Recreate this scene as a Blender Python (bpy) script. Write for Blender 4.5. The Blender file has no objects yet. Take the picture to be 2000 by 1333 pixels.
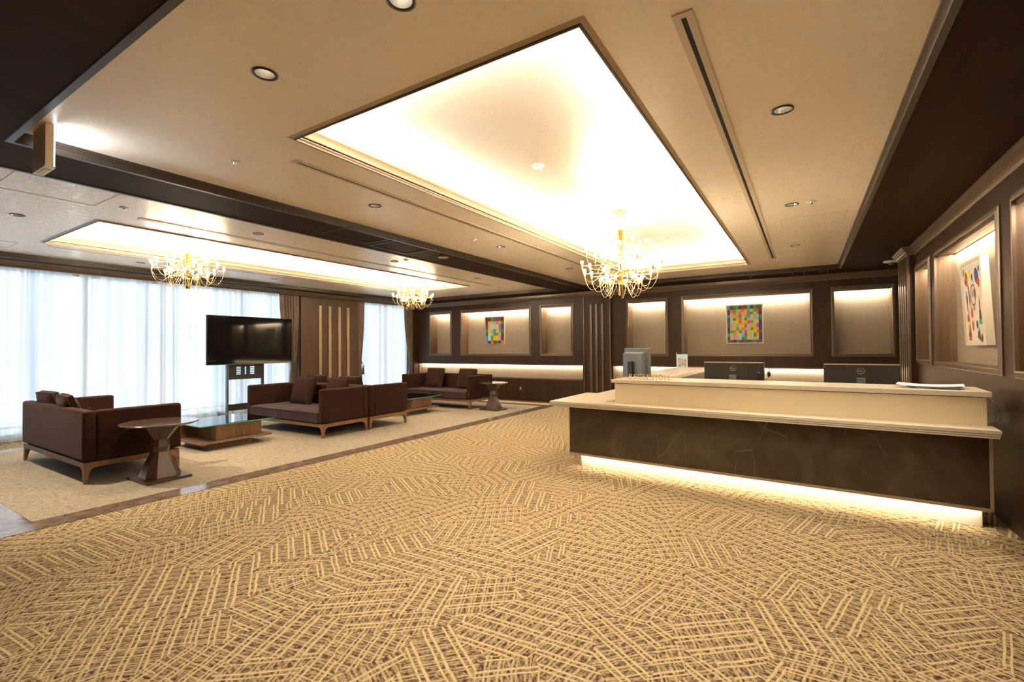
import bpy, math, random
from math import sin, cos, pi, radians, atan2
from mathutils import Vector, Matrix
random.seed(7)
S = bpy.context.scene
COL = S.collection

# ------------------------------------------------------------------ camera
YAW, PITCH, ROLL, FPX = 0.558032, 0.0151828, -0.00774946, 919.03
def cam_setup():
    cd = bpy.data.cameras.new('camera'); cam = bpy.data.objects.new('camera', cd); COL.objects.link(cam)
    cy, sy, cp, sp, cr, sr = cos(YAW), sin(YAW), cos(PITCH), sin(PITCH), cos(ROLL), sin(ROLL)
    f = Vector((-sy*cp, cy*cp, sp)); r = Vector((cy, sy, 0)); u = r.cross(f)
    r2 = cr*r + sr*u; u2 = -sr*r + cr*u
    M = Matrix((( r2.x, u2.x, -f.x, 0), (r2.y, u2.y, -f.y, 0), (r2.z, u2.z, -f.z, 1.4), (0, 0, 0, 1)))
    cam.matrix_world = M
    cd.sensor_fit = 'HORIZONTAL'; cd.sensor_width = 36; cd.lens = FPX/2000*36
    cd.clip_start = .05; cd.clip_end = 200
    S.camera = cam
cam_setup()

# ------------------------------------------------------------------ world, light, exposure
WORLD = 1.6          # daylight outside
COVE = 6.4          # W per metre of cove strip
NICHE = 6.8
SPOT = 38.0
WARM = (1.0, .64, .31)
WARM2 = (1.0, .85, .62)
COVEC = (1.0, .915, .77)
w = bpy.data.worlds.new('sky'); S.world = w; w.use_nodes = True
nt = w.node_tree; bg = nt.nodes['Background']
tc = nt.nodes.new('ShaderNodeTexCoord'); sx = nt.nodes.new('ShaderNodeSeparateXYZ'); rp = nt.nodes.new('ShaderNodeValToRGB')
nt.links.new(tc.outputs['Generated'], sx.inputs[0]); nt.links.new(sx.outputs['Z'], rp.inputs[0]); nt.links.new(rp.outputs[0], bg.inputs[0])
rp.color_ramp.elements[0].position = 0.0; rp.color_ramp.elements[0].color = (.86, .90, .96, 1)
rp.color_ramp.elements[1].position = .5; rp.color_ramp.elements[1].color = (.78, .88, 1.0, 1)
bg.inputs[1].default_value = WORLD
S.view_settings.view_transform = 'Standard'; S.view_settings.look = 'None'
S.view_settings.exposure = 1.45; S.view_settings.gamma = 1.0; S.view_settings.use_curve_mapping = False
S.cycles.max_bounces = 10; S.cycles.diffuse_bounces = 5; S.cycles.glossy_bounces = 4
S.cycles.transmission_bounces = 6; S.cycles.transparent_max_bounces = 12
S.cycles.sample_clamp_indirect = 6; S.cycles.caustics_reflective = False; S.cycles.caustics_refractive = False
S.cycles.use_denoising = True

def area(loc, sx_, sy_, watts, col, rot=(0, 0, 0), spread=180):
    l = bpy.data.lights.new('strip_light', 'AREA'); l.shape = 'RECTANGLE'; l.size = sx_; l.size_y = sy_
    l.energy = watts; l.color = col; l.spread = radians(spread)
    o = bpy.data.objects.new('strip_light', l); o.location = loc; o.rotation_euler = rot; COL.objects.link(o); return o
def spot(loc, watts, col=WARM2, ang=95, blend=.5, rot=(0, 0, 0), r=.03):
    l = bpy.data.lights.new('spot_light', 'SPOT'); l.energy = watts; l.color = col; l.spot_size = radians(ang)
    l.spot_blend = blend; l.shadow_soft_size = r
    o = bpy.data.objects.new('spot_light', l); o.location = loc; o.rotation_euler = rot; COL.objects.link(o); return o

# ------------------------------------------------------------------ mesh builder
class MB:
    def __init__(s): s.v = []; s.f = []; s.m = []; s.uv = None
    def add(s, vs, fs, mi=0):
        b = len(s.v); s.v += [tuple(p) for p in vs]; s.f += [tuple(i+b for i in f) for f in fs]; s.m += [mi]*len(fs); return s
    def box(s, x0, y0, z0, x1, y1, z1, mi=0):
        x0, x1 = min(x0, x1), max(x0, x1); y0, y1 = min(y0, y1), max(y0, y1); z0, z1 = min(z0, z1), max(z0, z1)
        v = [(x0,y0,z0),(x1,y0,z0),(x1,y1,z0),(x0,y1,z0),(x0,y0,z1),(x1,y0,z1),(x1,y1,z1),(x0,y1,z1)]
        return s.add(v, [(3,2,1,0),(4,5,6,7),(0,1,5,4),(1,2,6,5),(2,3,7,6),(3,0,4,7)], mi)
    def hexa(s, bot, top, mi=0):
        n = len(bot); fs = [tuple(range(n-1, -1, -1)), tuple(range(n, 2*n))]
        fs += [(i, (i+1) % n, n+(i+1) % n, n+i) for i in range(n)]
        return s.add(list(bot)+list(top), fs, mi)
    def frustum(s, cx, cy, z0, a0, b0, z1, a1, b1, ch=0, mi=0):
        def ring(a, b, z):
            if ch <= 0: return [(cx-a, cy-b, z), (cx+a, cy-b, z), (cx+a, cy+b, z), (cx-a, cy+b, z)]
            c = ch*min(a, b)
            return [(cx-a+c,cy-b,z),(cx+a-c,cy-b,z),(cx+a,cy-b+c,z),(cx+a,cy+b-c,z),(cx+a-c,cy+b,z),(cx-a+c,cy+b,z),(cx-a,cy+b-c,z),(cx-a,cy-b+c,z)]
        return s.hexa(ring(a0, b0, z0), ring(a1, b1, z1), mi)
    def lathe(s, prof, n=24, c=(0, 0, 0), mi=0, cap=True):
        vs = []; fs = []
        for r, z in prof:
            for k in range(n):
                a = 2*pi*k/n; vs.append((c[0]+r*cos(a), c[1]+r*sin(a), c[2]+z))
        for j in range(len(prof)-1):
            for k in range(n):
                k2 = (k+1) % n; fs.append((j*n+k, j*n+k2, (j+1)*n+k2, (j+1)*n+k))
        if cap and prof[0][0] > 1e-5: fs.append(tuple(range(n-1, -1, -1)))
        if cap and prof[-1][0] > 1e-5: fs.append(tuple((len(prof)-1)*n+k for k in range(n)))
        return s.add(vs, fs, mi)
    def tube(s, pts, r, n=8, mi=0):
        pts = [Vector(p) for p in pts]; vs = []; fs = []
        t0 = (pts[1]-pts[0]).normalized(); up = Vector((0, 0, 1)) if abs(t0.z) < .9 else Vector((1, 0, 0))
        nrm = t0.cross(up).normalized()
        for i, p in enumerate(pts):
            t = (pts[min(i+1, len(pts)-1)]-pts[max(i-1, 0)]).normalized()
            nrm = (nrm - t*nrm.dot(t)).normalized(); bi = t.cross(nrm)
            rr = r[i] if isinstance(r, (list, tuple)) else r
            for k in range(n):
                a = 2*pi*k/n; vs.append(p + nrm*cos(a)*rr + bi*sin(a)*rr)
        for i in range(len(pts)-1):
            for k in range(n):
                k2 = (k+1) % n; fs.append((i*n+k, i*n+k2, (i+1)*n+k2, (i+1)*n+k))
        fs.append(tuple(range(n-1, -1, -1))); fs.append(tuple((len(pts)-1)*n+k for k in range(n)))
        return s.add(vs, fs, mi)
    def ring(s, x0, x1, y0, y1, prof, mi=0):
        """closed mitred loop round a rectangle; prof = [(outward offset, z)]"""
        vs = []; n = len(prof)
        for sx_, sy_ in ((-1,-1),(1,-1),(1,1),(-1,1)):
            for o, z in prof:
                vs.append(((x0 if sx_ < 0 else x1)+sx_*o, (y0 if sy_ < 0 else y1)+sy_*o, z))
        fs = [(c*n+j, c*n+j+1, ((c+1) % 4)*n+j+1, ((c+1) % 4)*n+j) for c in range(4) for j in range(n-1)]
        return s.add(vs, fs, mi)
    def sweep(s, path, prof, mi=0, caps=True):
        """open mitred moulding along a 2-D path; prof = [(offset to the left of travel, z)]"""
        P = [Vector(p) for p in path]; n = len(prof); vs = []
        for i, p in enumerate(P):
            def nl(a, b): d = (b-a).normalized(); return Vector((-d.y, d.x))
            if i == 0: m = nl(P[0], P[1])
            elif i == len(P)-1: m = nl(P[-2], P[-1])
            else:
                a, b = nl(P[i-1], p), nl(p, P[i+1]); m = a+b; m = m/m.dot(a)
            for o, z in prof: vs.append((p.x+m.x*o, p.y+m.y*o, z))
        fs = [(i*n+j, (i+1)*n+j, (i+1)*n+j+1, i*n+j+1) for i in range(len(P)-1) for j in range(n-1)]
        if caps: fs += [tuple(range(n)), tuple((len(P)-1)*n+j for j in range(n-1, -1, -1))]
        return s.add(vs, fs, mi)
    def xf(s, M):
        s.v = [tuple(M @ Vector(p)) for p in s.v]; return s
    def build(s, name, mats, parent=None, smooth=False, bevel=0, seg=2, loc=None, sub=0, angle=35, rot=None, kind=None):
        me = bpy.data.meshes.new(name); me.from_pydata(s.v, [], s.f)
        if not isinstance(mats, (list, tuple)): mats = [mats]
        for m in mats: me.materials.append(m)
        if len(mats) > 1:
            for p, mi in zip(me.polygons, s.m): p.material_index = mi
        me.update()
        o = bpy.data.objects.new(name, me); COL.objects.link(o)
        if parent is not None: o.parent = parent
        if loc: o.location = loc
        if rot: o.rotation_euler = rot
        if kind: o['kind'] = kind
        if smooth:
            for p in me.polygons: p.use_smooth = True
        if sub:
            md = o.modifiers.new('sub', 'SUBSURF'); md.levels = md.render_levels = sub
        if bevel:
            md = o.modifiers.new('bevel', 'BEVEL'); md.width = bevel; md.segments = seg; md.limit_method = 'ANGLE'; md.angle_limit = radians(angle)
            if not smooth:
                for p in me.polygons: p.use_smooth = True
                me.set_sharp_from_angle(angle=radians(60)) if hasattr(me, 'set_sharp_from_angle') else None
            md.harden_normals = False
        return o

def thing(name, label, cat, loc=(0, 0, 0), rz=0, group=None):
    o = bpy.data.objects.new(name, None); COL.objects.link(o); o.location = loc; o.rotation_euler = (0, 0, rz)
    o.empty_display_size = .1
    o['label'] = label; o['category'] = cat
    if group: o['group'] = group
    return o
def tag(o, label, cat, group=None):
    o['label'] = label; o['category'] = cat
    if group: o['group'] = group
    return o
def struct(o): o['kind'] = 'structure'; return o
def copy_tree(o, parent=None):
    c = o.copy(); COL.objects.link(c); c.parent = parent
    for ch in list(o.children): copy_tree(ch, c)
    return c

# ------------------------------------------------------------------ materials
def mat(name, col=(.8,.8,.8), rough=.5, metal=0, spec=.5, coat=0, sheen=0, trans=0, emit=None, es=0, ior=1.45, alpha=1):
    m = bpy.data.materials.new(name); m.use_nodes = True
    b = m.node_tree.nodes['Principled BSDF']
    b.inputs['Base Color'].default_value = (*col, 1); b.inputs['Roughness'].default_value = rough
    b.inputs['Metallic'].default_value = metal; b.inputs['Specular IOR Level'].default_value = spec
    b.inputs['Coat Weight'].default_value = coat; b.inputs['Sheen Weight'].default_value = sheen
    b.inputs['Transmission Weight'].default_value = trans; b.inputs['IOR'].default_value = ior
    if emit: b.inputs['Emission Color'].default_value = (*emit, 1); b.inputs['Emission Strength'].default_value = es
    return m
class N:
    """tiny node helper"""
    def __init__(s, m): s.m = m; s.t = m.node_tree; s.b = s.t.nodes['Principled BSDF']
    def n(s, typ, **k):
        x = s.t.nodes.new('ShaderNode'+typ)
        for a, v in k.items(): setattr(x, a, v)
        return x
    def l(s, a, b): s.t.links.new(a, b)
    def math(s, op, a, b=None, c=None, clamp=False):
        x = s.n('Math', operation=op, use_clamp=clamp)
        for i, q in enumerate((a, b, c)):
            if q is None: continue
            if isinstance(q, (int, float)): x.inputs[i].default_value = q
            else: s.l(q, x.inputs[i])
        return x.outputs[0]
    def co(s, scale=(1,1,1), rot=(0,0,0), kind='Object'):
        t = s.n('TexCoord'); mp = s.n('Mapping'); s.l(t.outputs[kind], mp.inputs[0])
        mp.inputs['Scale'].default_value = scale; mp.inputs['Rotation'].default_value = rot; return mp.outputs[0]
    def noise(s, vec, scale, detail=3, rough=.5, dist=0):
        x = s.n('TexNoise'); s.l(vec, x.inputs['Vector']); x.inputs['Scale'].default_value = scale
        x.inputs['Detail'].default_value = detail; x.inputs['Roughness'].default_value = rough; x.inputs['Distortion'].default_value = dist; return x.outputs['Fac']
    def ramp(s, fac, stops):
        r = s.n('ValToRGB'); s.l(fac, r.inputs[0]); e = r.color_ramp.elements
        while len(e) < len(stops): e.new(.5)
        for i, (p, c) in enumerate(stops):
            e[i].position = p; e[i].color = (*c, 1) if len(c) == 3 else c
        return r.outputs[0]
    def mix(s, fac, a, b, typ='MIX'):
        x = s.n('Mix', data_type='RGBA', blend_type=typ)
        for i, q in ((0, fac), (6, a), (7, b)):
            if isinstance(q, (int, float)): x.inputs[i].default_value = q
            elif isinstance(q, tuple): x.inputs[i].default_value = (*q, 1)
            else: s.l(q, x.inputs[i])
        return x.outputs[2]
    def base(s, c): s.l(c, s.b.inputs['Base Color'])
    def bump(s, h, st=.3, d=.002):
        x = s.n('Bump'); x.inputs['Strength'].default_value = st; x.inputs['Distance'].default_value = d
        s.l(h, x.inputs['Height']); s.l(x.outputs[0], s.b.inputs['Normal'])

def wood(name, dark, light, rough=.42, axis='Z', scale=1.0, board=0, spec=.4):
    m = mat(name, dark, rough, spec=spec); k = N(m)
    lo, hi = 2.2*scale, 38*scale
    sc = {'Z': (hi, hi, lo), 'X': (lo, hi, hi), 'Y': (hi, lo, hi)}[axis]
    v = k.co(sc); n1 = k.noise(v, 1.0, 4, .6, .25)
    sc2 = {'Z': (5*scale, 5*scale, .25), 'X': (.25, 5*scale, 5*scale), 'Y': (5*scale, .25, 5*scale)}[axis]
    n2 = k.noise(k.co(sc2), 1.0, 2, .5)
    f = k.math('ADD', k.math('MULTIPLY', n1, .6), k.math('MULTIPLY', n2, .5))
    k.base(k.ramp(f, [(.38, dark), (.72, light)]))
    k.bump(n1, .12, .001)
    return m
def fabric(name, col, sheen=.6, rough=.85, var=.25, sc=6):
    m = mat(name, col, rough, spec=.2, sheen=sheen); k = N(m)
    n1 = k.noise(k.co(), sc, 4, .6, .6)
    d = tuple(c*(1-var) for c in col); l_ = tuple(min(1, c*(1+var)) for c in col)
    k.base(k.ramp(n1, [(.3, d), (.7, l_)])); n2 = k.noise(k.co(), 700, 2); k.bump(n2, .25, .001)
    m.node_tree.nodes['Principled BSDF'].inputs['Sheen Roughness'].default_value = .35
    m.node_tree.nodes['Principled BSDF'].inputs['Sheen Tint'].default_value = (*[min(1, c*3+.1) for c in col], 1)
    return m

M = {}
M['wall_wood'] = wood('dark_walnut_veneer', (.029,.0128,.0052), (.062,.030,.0135), .42)
M['wall_wood_y'] = M['wall_wood']
M['soffit_wood'] = wood('soffit_veneer', (.024,.012,.006), (.042,.022,.011), .65, 'Y', .8, spec=.06)
M['lining'] = wood('niche_lining_veneer', (.10,.058,.032), (.17,.105,.06), .42)
M['window_wood'] = wood('window_side_veneer', (.068,.038,.021), (.115,.068,.039), .42)
M['trim'] = mat('bronze_brown_trim', (.165,.115,.080), .30, metal=.25, spec=.6)
M['trim_dark'] = mat('dark_trim', (.045,.03,.022), .38, spec=.5)
M['champagne'] = mat('champagne_trim', (.48,.365,.25), .35, metal=.4)
M['oak'] = wood('oiled_walnut_legs', (.17,.085,.036), (.30,.165,.075), .42, 'X', 1.2)
M['table_wood'] = wood('coffee_table_walnut', (.19,.095,.048), (.32,.18,.10), .38, 'Z', 1.2)
M['shelf_wood'] = wood('coffee_table_shelf', (.17,.10,.065), (.27,.17,.11), .28, 'Y', 1.2, spec=.6)
M['velvet'] = fabric('brown_velvet', (.034,.0125,.0075), .4, .9)
M['velvet_seat'] = fabric('plum_brown_velvet', (.050,.031,.033), .6, .85, .3, 4)
M['velvet_pillow'] = fabric('dark_brown_pillow_velvet', (.036,.0145,.009), .35, .9)
M['piping'] = mat('dark_piping', (.03,.014,.01), .7)
M['cream'] = mat('cream_lacquer', (.90,.78,.56), .30, spec=.5)
M['cream_top'] = mat('cream_stone_top', (.80,.72,.60), .22, spec=.5)
M['kick'] = mat('white_kick_panel', (.85,.80,.72), .4)
M['brass'] = mat('polished_brass', (.90,.62,.18), .16, metal=1)
M['cord'] = mat('clear_gold_cord', (.55,.42,.25), .35, spec=.6)
M['socket'] = mat('brass_socket', (.62,.45,.20), .3, metal=.8)
M['bulb'] = mat('frosted_bulb', (1,.95,.85), .5, emit=(1,.80,.52), es=90)
M['black'] = mat('black_plastic', (.012,.012,.013), .35)
M['black_metal'] = mat('black_powder_coat', (.02,.021,.023), .4, spec=.6)
M['grey_metal'] = mat('grey_post_metal', (.22,.25,.28), .3, metal=.8)
M['screen'] = mat('television_glass', (.004,.004,.005), .06, spec=.7, coat=.4)
M['mon_back'] = mat('monitor_back_black', (.030,.026,.022), .28, spec=.6)
M['mon_grey'] = mat('old_monitor_grey', (.12,.135,.16), .42)
M['silver'] = mat('silver_badge', (.75,.72,.66), .22, metal=.9)
M['white'] = mat('white_enamel', (.80,.79,.76), .4)
M['paper'] = mat('white_paper', (.88,.88,.90), .7)
M['blue_paper'] = mat('blue_folder', (.30,.38,.62), .5)
M['dl_rim'] = mat('dark_downlight_rim', (.05,.045,.04), .35)
M['reflector'] = mat('silver_reflector', (.92,.92,.92), .32, metal=1)
M['lamp'] = mat('downlight_lamp', (1,1,1), .5, emit=(1,.86,.62), es=3)
M['slot'] = mat('vent_slot_black', (.006,.006,.006), .8)
M['vent'] = mat('vent_frame_cream', (.62,.53,.42), .5)
M['moulding'] = mat('cream_cove_moulding', (.47,.365,.235), .45)
M['exit'] = mat('sign_housing', (.80,.60,.40), .5)
M['exit_face'] = mat('lit_sign_face', (.9,.95,1), .5, emit=(.85,.95,1.0), es=9)
M['window_frame'] = mat('white_window_frame', (.80,.82,.84), .4)
M['dark_reveal'] = mat('dark_reveal', (.03,.025,.022), .6)
M['acrylic'] = mat('clear_acrylic', (.9,.9,.9), .05, trans=.9)
M['letter'] = mat('gold_letter', (.90,.72,.44), .25, metal=.35)
M['cable'] = mat('white_cable', (.75,.73,.70), .4)
M['art_frame'] = mat('ivory_art_frame', (.86,.80,.68), .35)
M['art_frame_wood'] = mat('pale_wood_art_frame', (.62,.45,.26), .4)
M['canvas'] = mat('art_paper', (.86,.80,.70), .7)
M['groove'] = mat('dark_groove', (.02,.013,.009), .7)
M['tieback'] = mat('tieback_cord', (.10,.085,.08), .7)
M['glass_edge'] = mat('teal_glass_edge', (.04,.62,.55), .15, emit=(.02,.5,.42), es=.0)

def mk_glass():
    m = mat('table_glass', (.85,.97,.95), .03, spec=.8); k = N(m); t = k.t
    out = t.nodes['Material Output']; tr = k.n('BsdfTransparent'); tr.inputs[0].default_value = (.86,.96,.94,1)
    gl = k.n('BsdfGlossy'); gl.inputs['Roughness'].default_value = .02
    fr = k.n('Fresnel'); fr.inputs[0].default_value = 3.4; gl.inputs[0].default_value = (1,1,1,1); mx = k.n('MixShader')
    k.l(fr.outputs[0], mx.inputs[0]); k.l(tr.outputs[0], mx.inputs[1]); k.l(gl.outputs[0], mx.inputs[2]); k.l(mx.outputs[0], out.inputs[0])
    return m
M['glass'] = mk_glass()
def mk_pane():
    m = mat('window_glass', (.9,.95,1), .03); k = N(m); t = k.t
    out = t.nodes['Material Output']; tr = k.n('BsdfTransparent'); tr.inputs[0].default_value = (.93,.97,.98,1)
    gl = k.n('BsdfGlossy'); gl.inputs['Roughness'].default_value = .02
    fr = k.n('Fresnel'); fr.inputs[0].default_value = 1.4; mx = k.n('MixShader')
    k.l(fr.outputs[0], mx.inputs[0]); k.l(tr.outputs[0], mx.inputs[1]); k.l(gl.outputs[0], mx.inputs[2]); k.l(mx.outputs[0], out.inputs[0])
    return m
M['pane'] = mk_pane()
def mk_sheer():
    m = mat('white_sheer_voile', (.9,.93,.96), .9); k = N(m); t = k.t; out = t.nodes['Material Output']
    tr = k.n('BsdfTransparent'); tr.inputs[0].default_value = (.93,.96,1,1)
    tl = k.n('BsdfTranslucent'); tl.inputs[0].default_value = (.80,.84,.88,1)
    df = k.n('BsdfDiffuse'); df.inputs[0].default_value = (.90,.92,.95,1)
    a = k.n('MixShader'); a.inputs[0].default_value = .28; k.l(tl.outputs[0], a.inputs[1]); k.l(df.outputs[0], a.inputs[2])
    n1 = k.noise(k.co((1, 9, .12)), 1.0, 3, .5); n3 = k.noise(k.co((1, 7, .10)), 1.0, 2, .5)
    k.l(k.ramp(n3, [(.38, (.50,.56,.62)), (.50, (.64,.69,.74)), (.62, (.80,.83,.86))]), tl.inputs[0]); f = k.math('MULTIPLY_ADD', n1, .4, .72, True)
    b = k.n('MixShader'); k.l(f, b.inputs[0]); k.l(tr.outputs[0], b.inputs[1]); k.l(a.outputs[0], b.inputs[2]); k.l(b.outputs[0], out.inputs[0])
    return m
M['sheer'] = mk_sheer()
def mk_drape():
    m = mat('taupe_drape', (.20,.135,.095), .7, sheen=.3); k = N(m)
    n1 = k.noise(k.co((1, 1, .3)), 12, 3); k.base(k.ramp(n1, [(.3, (.15,.10,.072)), (.7, (.25,.175,.125))])); return m
M['drape'] = mk_drape()
def mk_photo():
    m = mat('small_photo_print', (.3,.3,.3), .4); k = N(m); n1 = k.noise(k.co(), 28, 2)
    k.base(k.ramp(n1, [(.35, (.10,.16,.32)), (.45, (.35,.20,.18)), (.52, (.55,.48,.35)), (.62, (.16,.26,.14))])); return m
M['photo'] = mk_photo()
def mk_ceiling():
    m = mat('mottled_beige_ceiling_paper', (.7,.6,.5), .4, spec=1.0); k = N(m)
    n0 = k.noise(k.co(), 3.0, 2)
    v = k.co((14, 44, 1)); n1 = k.noise(v, 1.0, 4, .6, 1.4); n2 = k.noise(k.co((44, 16, 1), (0, 0, .5)), 1.0, 3, .6, 1.0)
    f = k.math('ADD', k.math('MULTIPLY', n1, .55), k.math('MULTIPLY', n2, .45))
    k.base(k.ramp(f, [(.43, (.86,.765,.645)), (.51, (.88,.79,.67)), (.58, (.95,.90,.83))]))
    k.l(k.ramp(f, [(.44, (.46,)*3), (.56, (.27,)*3)]), k.b.inputs['Roughness'])
    k.bump(f, .25, .002); return m
M['ceiling'] = mk_ceiling()
def mk_grass():
    m = mat('grasscloth', (.42,.33,.23), .7, spec=.3); k = N(m)
    a = k.noise(k.co((2.5, 2.5, 90)), 1.0, 3, .6); b = k.noise(k.co((70, 70, 3)), 1.0, 3, .6)
    f = k.math('ADD', k.math('MULTIPLY', a, .5), k.math('MULTIPLY', b, .5))
    k.base(k.ramp(f, [(.34, (.36,.295,.225)), (.64, (.43,.36,.28))])); k.bump(f, .2, .002); return m
M['grass'] = mk_grass()
def mk_marble(name, a, b, vein, rough, sc=1.0, vd=.5):
    m = mat(name, a, rough, spec=.55); k = N(m); v = k.co((sc, sc, sc))
    n1 = k.noise(v, 2.2, 6, .6, 1.2); c = k.ramp(n1, [(.35, a), (.7, b)])
    dn = k.n('TexNoise'); k.l(v, dn.inputs['Vector']); dn.inputs['Scale'].default_value = 1.6; dn.inputs['Detail'].default_value = 4
    vm = k.n('VectorMath', operation='MULTIPLY_ADD'); k.l(dn.outputs['Color'], vm.inputs[0]); vm.inputs[1].default_value = (.22,.22,.22); k.l(k.co((sc*1.5, sc, sc*.55), (0, .25, 0)), vm.inputs[2])
    vo = k.n('TexVoronoi', feature='DISTANCE_TO_EDGE'); k.l(vm.outputs[0], vo.inputs['Vector']); vo.inputs['Scale'].default_value = 1.5
    veinf = k.ramp(vo.outputs['Distance'], [(.0, (1,)*3), (.007, (0,)*3)])
    n3 = k.noise(v, 1.3, 3); vf = k.math('MULTIPLY', veinf, k.ramp(n3, [(.50, (0,)*3), (.64, (vd,)*3)]))
    k.base(k.mix(vf, c, vein)); return m
M['marble'] = mk_marble('dark_brown_marble_front', (.046,.031,.018), (.085,.060,.036), (.26,.205,.135), .14, 1.3, .6)
M['marble_floor'] = mk_marble('brown_marble_strip', (.13,.085,.06), (.27,.20,.16), (.5,.36,.2), .10, 3.0, .6)

def mk_rug():
    m = mat('sand_loop_carpet', (.5,.42,.3), .95, spec=.1); k = N(m)
    a = k.noise(k.co((14, 26, 1)), 1.0, 5, .7, .8); b = k.noise(k.co(), 110, 3, .7)
    f = k.math('ADD', k.math('MULTIPLY', a, .5), k.math('MULTIPLY', b, .5))
    k.base(k.ramp(f, [(.38, (.20,.155,.115)), (.48, (.33,.275,.21)), (.60, (.42,.36,.28))])); k.bump(b, .5, .004); return m
M['rug'] = mk_rug()

def mk_carpet():
    m = mat('hatched_carpet', (.5,.4,.25), .95, spec=.08); k = N(m)
    tcn = k.n('TexCoord'); P = tcn.outputs['Object']
    dn = k.n('TexNoise'); k.l(P, dn.inputs['Vector']); dn.inputs['Scale'].default_value = 9; dn.inputs['Detail'].default_value = 2
    vm = k.n('VectorMath', operation='MULTIPLY_ADD'); k.l(dn.outputs['Color'], vm.inputs[0]); vm.inputs[1].default_value = (.016,)*3; k.l(P, vm.inputs[2])
    PD = vm.outputs[0]
    # zig-zag blocks : rows with alternating slant, each block its own direction
    vo = k.n('TexVoronoi', feature='F1', distance='MANHATTAN'); mp = k.n('Mapping'); k.l(P, mp.inputs[0])
    mp.inputs['Rotation'].default_value = (0, 0, .5); mp.inputs['Scale'].default_value = (3.1, 2.3, 1)
    k.l(mp.outputs[0], vo.inputs['Vector']); vo.inputs['Scale'].default_value = 1.0; vo.inputs['Randomness'].default_value = .75
    sc = k.n('SeparateColor'); k.l(vo.outputs['Color'], sc.inputs[0])
    q = k.math('FLOOR', k.math('MULTIPLY', sc.outputs[0], 5))
    ang = k.math('MULTIPLY_ADD', q, radians(36), radians(14))
    rot = k.n('VectorRotate', rotation_type='Z_AXIS'); k.l(PD, rot.inputs['Vector']); k.l(ang, rot.inputs['Angle'])
    sp = k.n('SeparateXYZ'); k.l(rot.outputs[0], sp.inputs[0]); U, V = sp.outputs[0], sp.outputs[1]
    off = k.math('MULTIPLY', sc.outputs[1], 3.0); U = k.math('ADD', k.math('MULTIPLY', U, k.math('MULTIPLY_ADD', sc.outputs[2], .45, .82)), off)
    def lines(x, period, pos, wdt, soft=.25):
        fr = k.math('FRACT', k.math('DIVIDE', x, period))
        d = k.math('ABSOLUTE', k.math('SUBTRACT', fr, pos)); h = wdt/period/2
        return k.math('SUBTRACT', 1.0, k.math('DIVIDE', k.math('SUBTRACT', d, h*(1-soft)), h*soft*2), clamp=True)
    ridgen = k.noise(P, 60, 2, .6)
    thick = k.math('MAXIMUM', lines(U, .092, .26, .0135), lines(U, .092, .56, .0105))
    # thinner, denser cross hatch, slightly wandering, broken up by noise
    V2 = k.math('ADD', V, k.math('MULTIPLY', U, .22))
    brk = k.ramp(k.noise(rot.outputs[0], 16, 2), [(.30, (0.35,)*3), (.46, (1,)*3)])
    thin = k.math('MULTIPLY', k.math('MAXIMUM', lines(V2, .060, .3, .0105, .5), k.math('MULTIPLY', lines(V2, .060, .62, .0075, .6), .8)), brk)
    vo2 = k.n('TexVoronoi', feature='F1', distance='MANHATTAN'); mp2 = k.n('Mapping'); k.l(P, mp2.inputs[0])
    mp2.inputs['Location'].default_value = (3.3, 7.1, 0); mp2.inputs['Rotation'].default_value = (0, 0, -.4); mp2.inputs['Scale'].default_value = (1.7, 2.6, 1)
    k.l(mp2.outputs[0], vo2.inputs['Vector']); vo2.inputs['Scale'].default_value = 1.0; vo2.inputs['Randomness'].default_value = .8
    sc2 = k.n('SeparateColor'); k.l(vo2.outputs['Color'], sc2.inputs[0])
    ang2 = k.math('ADD', ang, k.math('MULTIPLY_ADD', k.math('FLOOR', k.math('MULTIPLY', sc2.outputs[0], 3)), radians(22), radians(58)))
    rot2 = k.n('VectorRotate', rotation_type='Z_AXIS'); k.l(PD, rot2.inputs['Vector']); k.l(ang2, rot2.inputs['Angle'])
    sp2 = k.n('SeparateXYZ'); k.l(rot2.outputs[0], sp2.inputs[0])
    U2 = k.math('ADD', sp2.outputs[0], k.math('MULTIPLY', sc2.outputs[1], 2.0))
    cross = k.math('MAXIMUM', lines(U2, .075, .3, .0105, .4), lines(U2, .075, .66, .007, .5))
    cross = k.math('MULTIPLY', cross, k.ramp(k.noise(PD, 7, 2), [(.36, (.35,)*3), (.5, (1,)*3)]))
    thin = k.math('MAXIMUM', thin, k.math('MULTIPLY', cross, .55))
    # yarn streaks lying across
    ms = k.n('Mapping'); k.l(rot.outputs[0], ms.inputs[0]); ms.inputs['Scale'].default_value = (42, 52, 1)
    st = k.noise(ms.outputs[0], 1.0, 3, .65); st2 = k.noise(P, 300, 2, .6)
    g = k.math('ADD', k.math('MULTIPLY', st, .72), k.math('MULTIPLY', st2, .28))
    ground = k.ramp(g, [(.42, (.060,.030,.027)), (.48, (.115,.068,.047)), (.53, (.245,.175,.098)), (.61, (.38,.29,.165))])
    lf = k.math('MAXIMUM', thick, k.math('MULTIPLY', thin, .8))
    lf = k.math('MULTIPLY', lf, k.math('MULTIPLY_ADD', ridgen, 1.1, .32), clamp=True)
    k.base(k.mix(lf, ground, (.61,.485,.285)))
    k.bump(k.math('ADD', k.math('MULTIPLY', lf, .8), k.math('MULTIPLY', g, .9)), .6, .005)
    return m
M['carpet'] = mk_carpet()

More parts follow.
